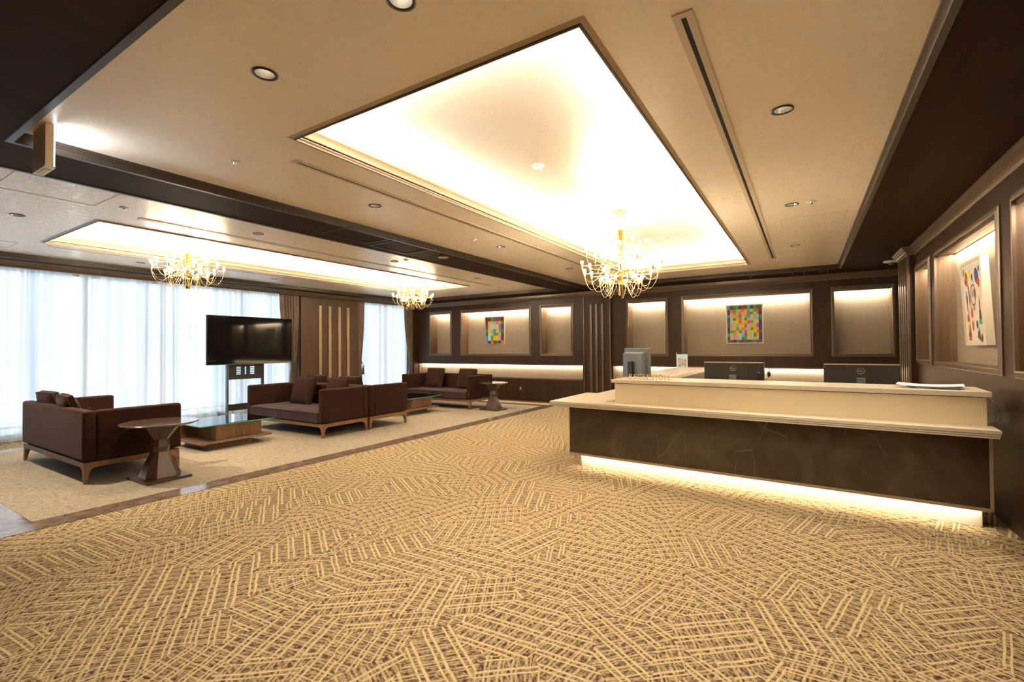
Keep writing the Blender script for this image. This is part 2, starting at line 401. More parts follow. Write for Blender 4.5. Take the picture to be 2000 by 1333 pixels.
# ------------------------------------------------------------------ key dimensions
ZC, ZS, ZU, ZL = 2.84, 2.77, 3.05, 2.957     # ceiling, wood soffit, raised coffer, cove lip
XW, YB, XG = 1.31, 10.85, -10.6              # right wall, back wall, window glass
YN = -2.6                                    # wall behind the camera
REC = (-4.33, .50, .883, 10.08)              # reception ceiling field
LNG = (-9.72, -5.05, -1.9, 10.08)            # lounge ceiling field
CR = (-2.92, -.835, 1.92, 9.15)              # reception coffer
CL = (-8.44, -6.56, 1.97, 8.65)              # lounge coffer

# ------------------------------------------------------------------ floor
MB().box(XG, YN, -.1, 1.6, YB, 0).build('floor', M['carpet'], kind='structure')
RX0, RX1, RY0, RY1 = -9.47, -5.40, 1.20, 9.95
t = MB().box(RX0, RY0, 0, RX1, RY1, .006).build('lounge_carpet', M['rug'])
tag(t, 'sand coloured carpet field under the lounge sofas, edged by brown marble strip', 'carpet')
ms = MB().ring(RX0, RX1, RY0, RY1, [(0, 0), (0, .004), (.26, .004), (.26, 0)]).build('trim_1', M['marble_floor'], kind='structure')

# ------------------------------------------------------------------ ceiling
DLR, DLH = .052, .07
DL = [(-.10, 3.29), (-.10, 5.55), (-.11, 7.85), (-3.64, 3.26), (-3.64, 5.56), (-3.63, 7.81), (-2.369, 1.384), (-1.395, 1.391), (-7.0, 1.43), (-5.72, 3.26), (-5.71, 5.52), (-5.70, 7.81), (-9.15, 3.28), (-9.10, 5.52)]
def plate_with_hole(z0, z1, outer, hole):
    b = MB(); x0, x1, y0, y1 = outer
    pts = [p_ for p_ in DL if x0 < p_[0] < x1 and y0 < p_[1] < y1]
    h4 = [hole]+[(x-DLH, x+DLH, y-DLH, y+DLH) for x, y in pts]
    xs = sorted({x0, x1, *[h[0] for h in h4], *[h[1] for h in h4]}); ys = sorted({y0, y1, *[h[2] for h in h4], *[h[3] for h in h4]})
    for i in range(len(xs)-1):
        j = 0
        while j < len(ys)-1:
            cx = (xs[i]+xs[i+1])/2; inside = lambda j: any(h[0] < cx < h[1] and h[2] < (ys[j]+ys[j+1])/2 < h[3] for h in h4)
            if inside(j): j += 1; continue
            k0 = j
            while j < len(ys)-1 and not inside(j): j += 1
            b.box(xs[i], ys[k0], z0, xs[i+1], ys[j], z1)
    n = 32
    for x, y in pts:       # square opening trimmed to a round one
        vs = []
        for k in range(n):
            a = 2*pi*k/n; m_ = max(abs(cos(a)), abs(sin(a)))
            vs += [(x+DLH*cos(a)/m_, y+DLH*sin(a)/m_, z0), (x+(DLR-.004)*cos(a), y+(DLR-.004)*sin(a), z0)]
        b.add(vs, [(2*k, 2*k+1, (2*k+3) % (2*n), (2*k+2) % (2*n)) for k in range(n)])
    return b
for (F, Cf) in ((REC, CR), (LNG, CL)):
    F2 = (F[0]-.03, F[1]+.03, F[2]-.03, F[3]+.03)
    plate_with_hole(ZC, ZC+.04, F2, Cf).build('ceiling', M['ceiling'], kind='structure')
    c = .20
    b = MB(); b.box(Cf[0]-c, Cf[2]-c, ZU, Cf[1]+c, Cf[3]+c, ZU+.04)
    b.build('ceiling', M['ceiling'], kind='structure')
    b = MB()
    b.box(Cf[0]-c-.04, Cf[2]-c-.04, ZC+.04, Cf[0]-c, Cf[3]+c+.04, ZU+.04); b.box(Cf[1]+c, Cf[2]-c-.04, ZC+.04, Cf[1]+c+.04, Cf[3]+c+.04, ZU+.04)
    b.box(Cf[0]-c, Cf[2]-c-.04, ZC+.04, Cf[1]+c, Cf[2]-c, ZU+.04); b.box(Cf[0]-c, Cf[3]+c, ZC+.04, Cf[1]+c, Cf[3]+c+.04, ZU+.04)
    b.build('ceiling', M['white'], kind='structure')
    # cove lip moulding
    pr = [(.045, ZC+.001), (.0, ZC-.012), (.0, ZC+.004), (-.006, ZC+.012), (.0, ZC+.02), (.0, ZC+.028), (.012, ZC+.036),
          (.016, ZC+.060), (.010, ZC+.078), (-.002, ZC+.092), (-.004, ZC+.100), (.004, ZC+.104), (.004, ZL), (.02, ZL), (.02, ZC+.04)]
    MB().ring(Cf[0], Cf[1], Cf[2], Cf[3], pr).build('trim_2', M['moulding'], kind='structure')
    for z_, h_ in ((ZC+.0275, .0035), (ZC+.0345, .002), (ZC+.091, .0035)):
        MB().ring(Cf[0], Cf[1], Cf[2], Cf[3], [(-.0005 if z_ < ZC+.03 else .004, z_), (-.0045 if z_ < ZC+.08 else -.006, z_+h_/2), (-.0005 if z_ < ZC+.03 else .004, z_+h_)]).build('trim_2', M['trim'], kind='structure')
    MB().ring(Cf[0], Cf[1], Cf[2], Cf[3], [(.0, ZC-.012), (.0, ZC-.016), (.012, ZC-.014), (.016, ZC+.001)]).build('trim_2', M['trim_dark'], kind='structure')
    # hidden strip lamps lying in the cove
    zl = ZL+.004
    Lx, Ly = Cf[1]-Cf[0], Cf[3]-Cf[2]
    def cove(x, y, ln, ax, ry, rx):
        W = COVE*ln
        if ax == 'y': area((x, y, zl), .03, ln, W, COVEC, (pi, ry, 0))
        else: area((x, y, zl), ln, .03, W, COVEC, (pi+rx, 0, 0))
    off = .05
    cove(Cf[0]-off, (Cf[2]+Cf[3])/2, Ly+.1, 'y', 1.35, 0); cove(Cf[1]+off, (Cf[2]+Cf[3])/2, Ly+.1, 'y', -1.35, 0)
    cove((Cf[0]+Cf[1])/2, Cf[2]-off, Lx, 'x', 0, -1.35); cove((Cf[0]+Cf[1])/2, Cf[3]+off, Lx, 'x', 0, 1.35)

# dark wood soffit, beam and edges as strips
b = MB()
def sof(x0, x1, y0, y1): b.box(x0, y0, ZS, x1, y1, ZC+.08)
e = .03
sof(LNG[0]-.32, LNG[0]-e, YN, YB); sof(LNG[1]+e, REC[0]-e, YN, YB); sof(REC[1]+e, 1.75, YN, YB)
sof(LNG[0]-e, LNG[1]+e, YN, LNG[2]-e); sof(LNG[0]-e, LNG[1]+e, LNG[3]+e, YB)
sof(REC[0]-e, REC[1]+e, YN, REC[2]-e); sof(REC[0]-e, REC[1]+e, REC[3]+e, YB)
sofo = b.build('ceiling', M['soffit_wood'], kind='structure')
for F in (REC, LNG):
    pr = [(.0, ZC+.002), (.0, ZC-.022), (.006, ZC-.024), (.006, ZC-.036), (.012, ZC-.040), (.012, ZS+.004), (.016, ZS-.006), (.05, ZS-.006), (.054, ZS+.002)]
    MB().ring(F[0], F[1], F[2], F[3], pr).build('trim_3', M['trim_dark'], kind='structure')
# access panels in the beam soffit
for (x0, x1, y0, y1) in ((-4.80, -4.28, 3.50, 4.15), (-4.86, -4.29, 4.27, 4.92), (-.9, -.2, 10.2, 10.55), (.0, .35, 10.2, 10.55)):
    MB().ring(x0, x1, y0, y1, [(0, ZS+.001), (0, ZS-.004), (-.012, ZS-.004), (-.012, ZS+.001)]).build('access_panel_frame', M['groove'], sofo)
    MB().ring(x0, x1, y0, y1, [(.0, ZS+.001), (.0, ZS-.003), (.016, ZS-.003), (.016, ZS+.001)]).build('access_panel_frame', M['trim_dark'], sofo)
ceil_main = [o for o in COL.objects if o.name.startswith('ceiling')][0]
for (x0, x1, y0, y1, z) in ((-.22, .39, 6.15, 6.62, ZC), (-1.55, -1.17, 6.93, 7.30, ZU), (-5.95, -5.12, 1.07, 1.74, ZC), (-9.3, -8.8, 1.2, 1.8, ZC)):
    MB().ring(x0, x1, y0, y1, [(0, z+.001), (0, z-.0025), (.007, z-.0025), (.007, z+.001)]).build('access_panel_frame', M['vent'], ceil_main)

# ------------------------------------------------------------------ walls with niches
def wall_cells(b, holes, u0, u1, z0, z1, put):
    us = sorted({u0, u1, *[h[0] for h in holes], *[h[1] for h in holes]}); zs = sorted({z0, z1, *[h[2] for h in holes], *[h[3] for h in holes]})
    for i in range(len(us)-1):
        for j in range(len(zs)-1):
            cu, cz = (us[i]+us[i+1])/2, (zs[j]+zs[j+1])/2
            if not any(h[0] < cu < h[1] and h[2] < cz < h[3] for h in holes): put(us[i], us[i+1], zs[j], zs[j+1])
NB = [(-9.69, -8.92), (-8.49, -6.23), (-5.85, -5.01), (-3.53, -2.68), (-2.28, .075), (.47, 1.33)]
NZ0, NZ1 = 1.245, 2.465
LED = [(-10.2, -4.70), (-3.92, 1.42)]
LZ0, LZ1 = .59, .95
G = .012
holes = [(a-G, c_+G, NZ0-G, NZ1+G) for a, c_ in NB] + [(a-G, c_+G, LZ0-G, LZ1+G) for a, c_ in LED]
DB = .30
b = MB(); wall_cells(b, holes, -10.7, 1.75, 0, ZC+.1, lambda a, c_, z0, z1: b.box(a, YB, z0, c_, YB+.04, z1))
wb = struct(b.build('wall_back', M['wall_wood']))
FR = [(.0, .0), (.0, .022), (.012, .026), (.022, .016), (.036, .018), (.046, .010), (.055, .010), (.055, .0)]   # frame section (outward, proud)
def niche(parent, plane, u0, u1, z0, z1, depth, P0, light, sides=M['lining'], back=M['grass'], frame=True):
    """recess behind a wall plane: plane 'back' (faces -Y) or 'right' (faces -X)"""
    if plane == 'back': f = lambda u, z, d: (u, P0+d, z)
    else: f = lambda u, z, d: (P0+d, u, z)
    T = .02
    q = MB(); q.add([f(u0-T, z0-T, depth), f(u1+T, z0-T, depth), f(u1+T, z1+T, depth), f(u0-T, z1+T, depth),
                     f(u0-T, z0-T, depth+T), f(u1+T, z0-T, depth+T), f(u1+T, z1+T, depth+T), f(u0-T, z1+T, depth+T)],
                    [(0,1,2,3),(4,7,6,5),(0,4,5,1),(1,5,6,2),(2,6,7,3),(3,7,4,0)])
    q.build('niche_back_panel', back, parent)
    q = MB(); O = [(u0, z0), (u1, z0), (u1, z1), (u0, z1)]; vs = []
    for (u, z) in O: vs += [f(u, z, 0), f(u, z, depth)]
    vo = []
    for (u, z), (su, sz) in zip(O, ((-1,-1),(1,-1),(1,1),(-1,1))): vo += [f(u+su*T, z+sz*T, .035), f(u+su*T, z+sz*T, depth)]
    q.add(vs, [(0,2,3,1),(2,4,5,3),(4,6,7,5),(6,0,1,7)]); q.add(vo, [(0,1,3,2),(2,3,5,4),(4,5,7,6),(6,7,1,0)])
    q.build('niche_lining', sides, parent)
    if frame:
        q = MB(); vs = []; n = len(FR)
        for (u, z), (su, sz) in zip(O, ((-1,-1),(1,-1),(1,1),(-1,1))):
            for o_, d in FR: vs.append(f(u+su*o_, z+sz*o_, -d))
        q.add(vs, [(c*n+j, c*n+j+1, ((c+1) % 4)*n+j+1, ((c+1) % 4)*n+j) for c in range(4) for j in range(n-1)])
        q.build('niche_frame', M['trim'], parent)
        # small valance hiding the lamp
        q = MB(); vs = [f(u0, z1-.03, .004), f(u1, z1-.03, .004), f(u1, z1, .004), f(u0, z1, .004), f(u0, z1-.03, .018), f(u1, z1-.03, .018), f(u1, z1, .018), f(u0, z1, .018)]
        q.add(vs, [(0,1,2,3),(4,7,6,5),(0,4,5,1),(1,5,6,2),(2,6,7,3),(3,7,4,0)]); q.build('valance', M['trim'], parent)
    ln = u1-u0
    if light:
        cpos = f((u0+u1)/2, z1-.008, depth*.86)
        if plane == 'back': area(cpos, ln-.04, .02, light*ln, WARM2, (0, 0, 0))
        else: area(cpos, .02, ln-.04, light*ln, WARM2, (0, 0, 0))
for a, c_ in NB: niche(wb, 'back', a, c_, NZ0, NZ1, DB, YB, NICHE)
for a, c_ in LED:
    niche(wb, 'back', a, c_, LZ0, LZ1, .16, YB, NICHE*.42, frame=False)
    MB().box(a, YB-.012, LZ1, c_, YB+.03, LZ1+.022).build('ledge_trim', M['trim'], wb)
    MB().box(a, YB-.022, LZ0-.022, c_, YB+.16, LZ0).build('ledge_trim', M['trim'], wb)
# back pilaster with three ribs
PX0, PX1, PY = -4.66, -3.95, YB-.055
struct(MB().box(PX0, PY, 0, PX1, YB, ZS-.02).build('wall_back', M['wall_wood']))
pil = [o for o in COL.objects if o.name == 'wall_back.001'][0]
for x in (PX0+.005, PX1-.03): MB().box(x, PY-.02, 0, x+.03, PY+.001, ZS-.11).build('edge_moulding', M['trim'], pil, bevel=.006)
for x in (-4.475, -4.335, -4.185): MB().box(x, PY-.028, .0, x+.055, PY, 2.46).build('rib', M['trim'], pil, bevel=.004)

# right wall
NR = [(7.63, 8.42), (5.20, 7.28), (4.01, 4.84), (-.2, 2.6)]
RZ0, RZ1 = 1.205, 2.445
holes = [(a-G, c_+G, RZ0-G, RZ1+G) for a, c_ in NR]
b = MB(); wall_cells(b, holes, YN-.1, 8.6, 0, ZC+.1, lambda a, c_, z0, z1: b.box(XW, a, z0, XW+.04, c_, z1))
b.box(1.50, 8.6, 0, 1.54, YB+.04, ZC+.1)
wr = struct(b.build('wall_right', M['wall_wood']))
for a, c_ in NR: niche(wr, 'right', a, c_, RZ0, RZ1, .165, XW, NICHE*.75)
# right pilaster (ribbed)
QX, QY0, QY1 = XW-.085, 8.50, 9.22
rp_ = struct(MB().box(QX, QY0, 0, 1.52, QY1, ZS-.02).build('wall_right', M['wall_wood']))
for i in range(4):
    y = QY0+.07+i*.165; MB().box(QX-.022, y, 0, QX, y+.07, 2.42).build('rib', M['trim'], rp_, bevel=.004)
MB().box(QX-.012, QY0-.006, 0, QX+.02, QY0+.03, ZS-.12).build('edge_moulding', M['trim'], rp_, bevel=.004)
MB().box(QX-.012, QY1-.03, 0, QX+.02, QY1+.006, ZS-.12).build('edge_moulding', M['trim'], rp_, bevel=.004)
# seam lines and baseboards
struct(MB().box(XW-.016, YN, 0, XW, QY0, .088).build('baseboard_right', M['wall_wood']))
struct(MB().box(-10.3, YB-.014, 0, PX0, YB, .075).build('baseboard_back', M['wall_wood']))
struct(MB().box(PX1, YB-.014, 0, 1.5, YB, .075).build('baseboard_back', M['wall_wood']))
# crown moulding
CP = [(.0, 2.655), (.016, 2.655), (.022, 2.668), (.014, 2.676), (.020, 2.690), (.040, 2.705), (.044, 2.722), (.058, 2.728), (.060, 2.745), (.076, 2.752), (.078, ZS+.004), (0, ZS+.004)]
struct(MB().sweep([(XW, YN), (XW, QY0), (QX, QY0), (QX, QY1), (1.50, QY1), (1.50, YB)], CP).build('trim_4', M['trim']))
struct(MB().sweep([(1.50, YB), (PX1, YB), (PX1, PY), (PX0, PY), (PX0, YB), (-10.2, YB)], CP).build('trim_5', M['trim']))
# wall behind the camera
struct(MB().box(XG-.1, YN-.1, 0, 1.6, YN, ZC+.1).build('wall_front', M['wall_wood']))

# ------------------------------------------------------------------ window side
CPW = [(.0, 2.690), (.02, 2.688), (.028, 2.70), (.02, 2.712), (.05, 2.725), (.055, 2.74), (.12, 2.745), (.125, 2.755), (.17, 2.758), (.175, ZS+.004), (0, ZS+.004)]
struct(MB().sweep([(-10.2, YB), (-10.2, YN)], CPW).build('trim_6', M['trim']))
struct(MB().box(-10.24, YN, 2.69, -10.2, YB, ZC+.05).build('wall_left', M['soffit_wood']))
b = MB(); b.box(XG-.15, YN, ZC, -10.2, YB, ZC+.06); b.box(XG-.15, YN, -.1, XG, YB, .0)
struct(b.build('ceiling', M['white']))
# wooden wall panel between the two windows
WP = (6.90, 8.66)
pw = MB(); pw.box(XG-.1, WP[0], 0, -10.28, WP[1], ZC)
pwo = struct(pw.build('wall_left', M['window_wood']))
for y in (7.38, 7.66, 7.95, 8.22): MB().box(-10.285, y, 0, -10.25, y+.075, 2.50).build('rib', M['champagne'], pwo, bevel=.004)
MB().box(XG, WP[0]-.10, 0, -10.33, WP[0]-.001, ZC).build('dark_reveal', M['dark_reveal'], pwo)
struct(MB().box(XG-.1, 10.66, 0, -10.2, YB+.04, ZC).build('wall_left', M['wall_wood']))
def window(n, y0, y1, mulls):
    b = MB(); x = XG; fw = .06
    b.box(x-.04, y0, 0, x+.04, y1, .10); b.box(x-.04, y0, 2.68, x+.04, y1, ZC)
    b.box(x-.035, y0, .10, x+.035, y0+fw, 2.68); b.box(x-.035, y1-fw, .10, x+.035, y1, 2.68)
    for m_ in mulls: b.box(x-.05, m_, .10, x+.03, m_+.07, 2.68)
    b.box(x-.02, y0, .20, x+.02, y1, .225)
    o = struct(b.build('window_%d' % n, M['window_frame']))
    ys = [y0+fw]+[q for m_ in mulls for q in (m_, m_+.07)]+[y1-fw]
    for i in range(0, len(ys), 2): MB().box(x-.006, ys[i], .10, x+.006, ys[i+1], 2.68).build('pane', M['pane'], o)
    return o
window(1, YN, WP[0]-.1, (-1.2, .1, 1.30, 2.96, 4.13, 5.60)); window(2, WP[1], 10.66, (9.65,))
# sheers: top-hung voile with folds
def cloth(y0, y1, z0, z1, x, amp, folds, top=1.0, gather=None, ny=None, seed=0, thick=False):
    rnd = random.Random(seed); ny = ny or int(folds*9); nz = 14; b = MB(); vs = []
    ph = [rnd.uniform(0, 6.28) for _ in range(4)]; fr = [rnd.uniform(.55, 1.6) for _ in range(3)]
    for j in range(nz+1):
        tz = j/nz; z = z1+(z0-z1)*tz
        for i in range(ny+1):
            u = i/ny; ya, yb = y0, y1
            if gather:
                g = gather(z); ya, yb = g
            a = amp*(.75+.35*sin(ph[3]+u*7+tz*1.2))
            dx = a*sin(2*pi*folds*u+ph[0]+.5*sin(2*pi*u*fr[0]*3+ph[1])+tz*.5*sin(ph[2]+u*5))
            y = ya+(yb-ya)*u + .012*sin(2*pi*folds*u*.5+tz*2)*tz
            vs.append((x+dx, y, z))
    fs = [(j*(ny+1)+i, j*(ny+1)+i+1, (j+1)*(ny+1)+i+1, (j+1)*(ny+1)+i) for j in range(nz) for i in range(ny)]
    b.add(vs, fs); return b
sheers = [(1.2, 2.78, 'sheer white curtain left of the leftmost window gap, behind the nearest sofa'), (2.86, 3.93, 'sheer white curtain between first and second bright gaps'),
          (4.0, 5.36, 'sheer white curtain partly behind the left half of the television'), (5.42, 6.86, 'sheer white curtain behind the television, reaching the tied taupe drape'),
          (8.70, 9.58, 'left half of the sheer curtain at the narrow far window'), (9.60, 10.58, 'right half of the sheer curtain at the narrow far window')]
for i, (y0, y1, lb) in enumerate(sheers):
    o = cloth(y0, y1, .012, 2.79, -10.42, .028, (y1-y0)*7.0, seed=i+3).build('sheer_curtain', M['sheer'], smooth=True)
    tag(o, lb, 'curtain', 'white sheer curtains along the window side')
o = cloth(-2.5, 1.12, .012, 2.79, -10.42, .028, 24, seed=21).build('sheer_curtain', M['sheer'], smooth=True)
tag(o, 'long sheer white curtain running out of frame beyond the left edge', 'curtain', 'white sheer curtains along the window side')
# taupe drapes with tie-backs
def drape(yt0, yt1, ytie, side, label, seed):
    def g(z):
        if z > 1.05: t_ = max(0, min(1, (2.75-z)/1.7)); t_ = t_**2.2
        else: t_ = 1-((1.05-z)/1.05)**.8*.45
        a = yt0+(ytie-.05-yt0)*t_; c_ = yt1+(ytie+.05-yt1)*t_; return a, c_
    root = thing('drape', label, 'curtain', (0, 0, 0), 0, 'taupe drapes tied back beside the windows')
    o = cloth(yt0, yt1, .012, 2.76, -10.30, .035, 7, gather=g, seed=seed, ny=84).build('curtain_panel', M['drape'], root, smooth=True)
    md = o.modifiers.new('solid', 'SOLIDIFY'); md.thickness = .006
    zt = 1.07
    pts = [(-10.30+.075*cos(a), ytie+.075*sin(a), zt+.05*(side*sin(a))) for a in [2*pi*k/18 for k in range(19)]]
    MB().tube(pts, .011, 6).build('tieback_cord', M['tieback'], root, smooth=True)
    q = MB(); q.tube([(-10.22, ytie-side*.05, zt-.05), (-10.215, ytie-side*.055, zt-.12)], .008, 6)
    q.lathe([(.0, 0), (.016, -.01), (.02, -.03), (.014, -.045), (.026, -.07), (.03, -.24), (0, -.24)], 12, (-10.215, ytie-side*.055, zt-.11))
    q.build('tassel', M['tieback'], root, smooth=True)
drape(6.36, 6.86, 6.72, -1, 'taupe drape tied back right beside the television', 31)
drape(8.60, 8.82, 8.66, -1, 'narrow taupe drape on the left edge of the far window', 32)
drape(10.36, 10.72, 10.62, 1, 'taupe drape tied back in the far corner by the lit wall niches', 33)

# ------------------------------------------------------------------ ceiling fittings
def downlight(x, y, z, watts, label, rim=.058, big=True):
    t = thing('downlight', label, 'ceiling light', (x, y, z), 0, 'recessed downlights')
    MB().lathe([(rim, 0), (rim+.010, -.001), (rim+.011, -.005), (rim, -.007), (rim-.006, -.003), (rim-.006, .0)], 28, cap=False).build('rim', M['dl_rim'], t, smooth=True)
    MB().lathe([(rim-.006, -.002), (rim-.012, .02), (rim*.55, .05), (rim*.5, .055)], 24, cap=False).build('reflector', M['reflector'], t, smooth=True)
    MB().lathe([(rim*.62, .040), (rim*.62, .0405), (0, .0405)], 20).build('lamp', M['lamp'], t)
    if watts: spot((x, y, z-.012), watts)
def cut_label(s): return s
rows = [(-.10, 3.29, 'reception downlight nearest the camera, right of the long black vent'), (-.10, 5.55, 'reception downlight right of the vent, beside the small sprinkler'),
        (-.11, 7.85, 'reception downlight farthest back right of the vent'), (-3.64, 3.26, 'downlight left of the reception coffer, nearest along the thin vent'),
        (-3.64, 5.56, 'second downlight along the thin vent left of the reception coffer'), (-3.63, 7.81, 'farthest downlight between the brown beam and the reception coffer'),
        (-2.369, 1.384, 'round downlight with dark rim before the coffer, upper left of the photo'), (-1.395, 1.391, 'downlight cut by the top edge of the photo'),
        (-7.0, 1.43, 'lounge downlight nearest the left edge of the photo'), (-5.72, 3.26, 'lounge downlight by the beam, above the left chandelier level'),
        (-5.71, 5.52, 'lounge downlight beside the beam, in the middle of the row'), (-5.70, 7.81, 'farthest lounge downlight along the beam'),
        (-9.15, 3.28, 'lounge downlight near the windows, left of the left chandelier'), (-9.10, 5.52, 'lounge downlight near the windows above the television')]
for x, y, lb in rows: downlight(x, y, ZC, SPOT*(3.2 if x == -7.0 else 1), lb, .052)
for x, y, lb in ((-5.93, 10.33, 'small downlight in the dark soffit over the lounge back wall'), (.254, 10.33, 'small downlight in the dark soffit over the reception back wall')):
    downlight(x, y, ZS, 0, lb, .040)
def sprinkler(x, y, z, label):
    t = thing('sprinkler', label, 'sprinkler', (x, y, z), 0, 'ceiling sprinklers and sensors')
    MB().lathe([(.04, 0), (.042, -.004), (.03, -.008), (0, -.008)], 20).build('escutcheon', M['white'], t, smooth=True)
    MB().lathe([(.012, -.008), (.008, -.018), (.016, -.021), (.016, -.024), (0, -.024)], 12).build('head', M['silver'], t)
for a in ((-3.674, 1.914, ZC, 'sprinkler head left of the reception coffer, upper left'), (.069, 5.553, ZC, 'tiny sprinkler head right of the middle reception downlight'),
          (-5.779, 1.933, ZC, 'sprinkler head in the lounge ceiling close to the beam'), (-5.46, 5.53, ZC, 'sprinkler head beside the middle lounge downlight'),
          (-3.70, 5.0, ZC, 'tiny sensor beside the second downlight of the thin vent')):
    sprinkler(*a)
def detector(x, y, z, label):
    t = thing('smoke_detector', label, 'smoke detector', (x, y, z), 0, 'smoke detectors inside the coffer')
    MB().lathe([(.055, 0), (.056, -.008), (.045, -.016), (.03, -.018), (.028, -.034), (.02, -.04), (0, -.04)], 24).build('body', M['white'], t, smooth=True)
detector(-2.03, 3.72, ZU, 'round white detector in the middle of the big lit coffer'); detector(-2.03, 7.16, ZU, 'round white detector in the coffer just behind the big chandelier')
t = thing('ceiling_speaker', 'round cream speaker disc in the brown beam', 'speaker', (-4.589, 5.428, ZS))
MB().lathe([(.075, 0), (.076, -.006), (.06, -.009), (0, -.009)], 28).build('grille', M['champagne'], t, smooth=True)
t = thing('dome_camera', 'white dome security camera beside the ribbed pilaster', 'security camera', (1.20, 9.75, ZS))
MB().lathe([(.11, 0), (.11, -.012), (.09, -.022), (.05, -.028), (0, -.028)], 28).build('base', M['white'], t, smooth=True)
MB().lathe([(.042, -.026), (.04, -.045), (.026, -.062), (0, -.068)], 20).build('dome', M['mon_grey'], t, smooth=True)

def vent(x, y0, y1, breaks, label, wd=.088, sl=.022):
    t = thing('linear_vent', label, 'ceiling vent', (x, (y0+y1)/2, ZC), 0, 'long slot vents in the ceiling')
    L = (y1-y0)/2; h = sl/2
    q = MB(); q.box(-wd/2, -L, -.006, -h, L, .002); q.box(h, -L, -.006, wd/2, L, .002); q.box(-h, -L, -.006, h, -L+.035, .002); q.box(-h, L-.035, -.006, h, L, .002)
    for bk in breaks: q.box(-h, bk-(y0+y1)/2-.02, -.006, h, bk-(y0+y1)/2+.02, .002)
    q.build('frame', M['vent'], t)
    MB().box(-h+.001, -L+.034, -.0062, h-.001, L-.034, .003).build('slot', M['slot'], t)
vent(-.432, 2.09, 8.80, (4.375, 6.66), 'long cream vent with black slot right of the lit coffer')
vent(-3.28, 2.14, 7.72, (4.375, 6.2), 'long thin vent between brown beam and reception coffer', .085, .018)
vent(-6.11, 2.17, 8.90, (4.4, 6.7), 'thin lounge vent between brown beam and lounge coffer', .085, .010)
vent(-8.72, 2.08, 8.95, (), 'thin lounge vent between lounge coffer and windows', .07, .010)

# exit sign box
t = thing('exit_sign', 'beige box sign hanging edge-on below the ceiling, white glow behind', 'sign', (-4.14, .963, 2.565))
MB().box(-.12, -.024, .004, .12, .018, ZC-2.565).build('housing', M['exit'], t, bevel=.002)
MB().box(-.122, -.026, -.002, .122, .026, .006).build('base_plate', M['white'], t)
MB().box(-.09, -.014, -.006, .07, .014, -.002).build('test_switch', M['paper'], t, bevel=.001)
MB().box(-.115, .018, .012, .115, .024, .262).build('lit_face', M['exit_face'], t)

# ------------------------------------------------------------------ chandeliers
arm_me = {}
def chandelier(x, y, ztop, zb, tiers, label, scale=1.0):
    t = thing('chandelier', label, 'chandelier', (x, y, ZU), 0, 'brass chandeliers')
    MB().lathe([(.075, 0), (.075, -.055), (.07, -.06), (0, -.06)], 32).build('canopy', M['champagne'], t, smooth=True, bevel=.002)
    zt = ztop-ZU; zb_ = zb-ZU
    MB().tube([(0, 0, -.05), (.01, 0, (zt-.05)*.6), (0, 0, zt)], .0025, 6).build('suspension_wire', M['grey_metal'], t)
    MB().tube([(.03, 0, -.055), (.025, .01, (zt-.055)*.5), (.004, 0, zt)], .003, 6).build('power_cord', M['cord'], t, smooth=True)
    q = MB()
    for k in range(3):
        a = 2*pi*k/3; q.lathe([(.0, zb_+.13), (.0125, zb_+.13), (.0125, zt), (0, zt)], 12, (.019*cos(a), .019*sin(a), 0))
    q.build('column', M['brass'], t, smooth=True)
    MB().lathe([(.0, zb_), (.028, zb_), (.028, zb_+.13), (.034, zb_+.135), (.034, zb_+.15), (0, zb_+.15)], 24).build('bottom_tube', M['brass'], t, smooth=True, bevel=.001)
    for ti, (z, r, n, a0) in enumerate(tiers):
        zz = z-ZU
        MB().lathe([(.03, zz-.012), (.036, zz-.010), (.036, zz+.010), (.03, zz+.012)], 20).build('collar', M['brass'], t, smooth=True)
        key = round(r, 3)
        if key not in arm_me:
            am = MB().tube([(.025, 0, 0), (r, 0, 0)], .0042, 6)
            sk = MB().lathe([(.0, -.045), (.005, -.043), (.013, -.012), (.014, .018), (.011, .022), (0, .022)], 12, (r, 0, 0))
            bl = MB().lathe([(.008, .022), (.014, .030), (.0175, .042), (.0175, .052), (.013, .062), (.005, .0665), (0, .067)], 14, (r, 0, 0))
            pts = []; dp = .10+.16*r
            for i in range(15):
                u = i/14; pts.append((r*(1-.62*u), .03*sin(u*pi), -.043-dp*sin(pi*u**.8)+.02*u))
            cd = MB().tube(pts, .0022, 5)
            arm_me[key] = (am, sk, bl, cd, {})
        am, sk, bl, cd, cache = arm_me[key]
        for k in range(n):
            rz = a0+2*pi*k/n
            if not cache:
                o = am.build('arm', M['brass'], t, smooth=True); cache['arm'] = o.data
                s_ = sk.build('socket', M['socket'], o, smooth=True); cache['socket'] = s_.data
                b_ = bl.build('bulb', M['bulb'], o, smooth=True); cache['bulb'] = b_.data
                c_ = cd.build('cord', M['cord'], o, smooth=True); cache['cord'] = c_.data
            else:
                o = bpy.data.objects.new('arm', cache['arm']); COL.objects.link(o); o.parent = t
                for nm in ('socket', 'bulb', 'cord'):
                    q_ = bpy.data.objects.new(nm, cache[nm]); COL.objects.link(q_); q_.parent = o
            o.location = (0, 0, zz); o.rotation_euler = (0, 0, rz)
    return t
T30 = [(2.475, .26, 9, .15), (2.575, .445, 9, .5), (2.645, .36, 6, .2), (2.685, .25, 6, .35)]
T50 = [(2.185, .25, 8, .1), (2.265, .35, 6, .3), (2.315, .45, 7, .55), (2.41, .47, 6, .2), (2.53, .42, 5, 0.0), (2.625, .23, 6, .45)]
chandelier(-1.88, 5.50, 2.815, 2.022, T50, 'large tiered brass chandelier with small lit bulbs over the reception area')
chandelier(-7.5, 3.252, 2.80, 2.285, T30, 'brass chandelier in the lounge, left, in front of the long window')
chandelier(-7.5, 7.821, 2.78, 2.289, T30, 'brass chandelier at the far end of the lounge coffer')

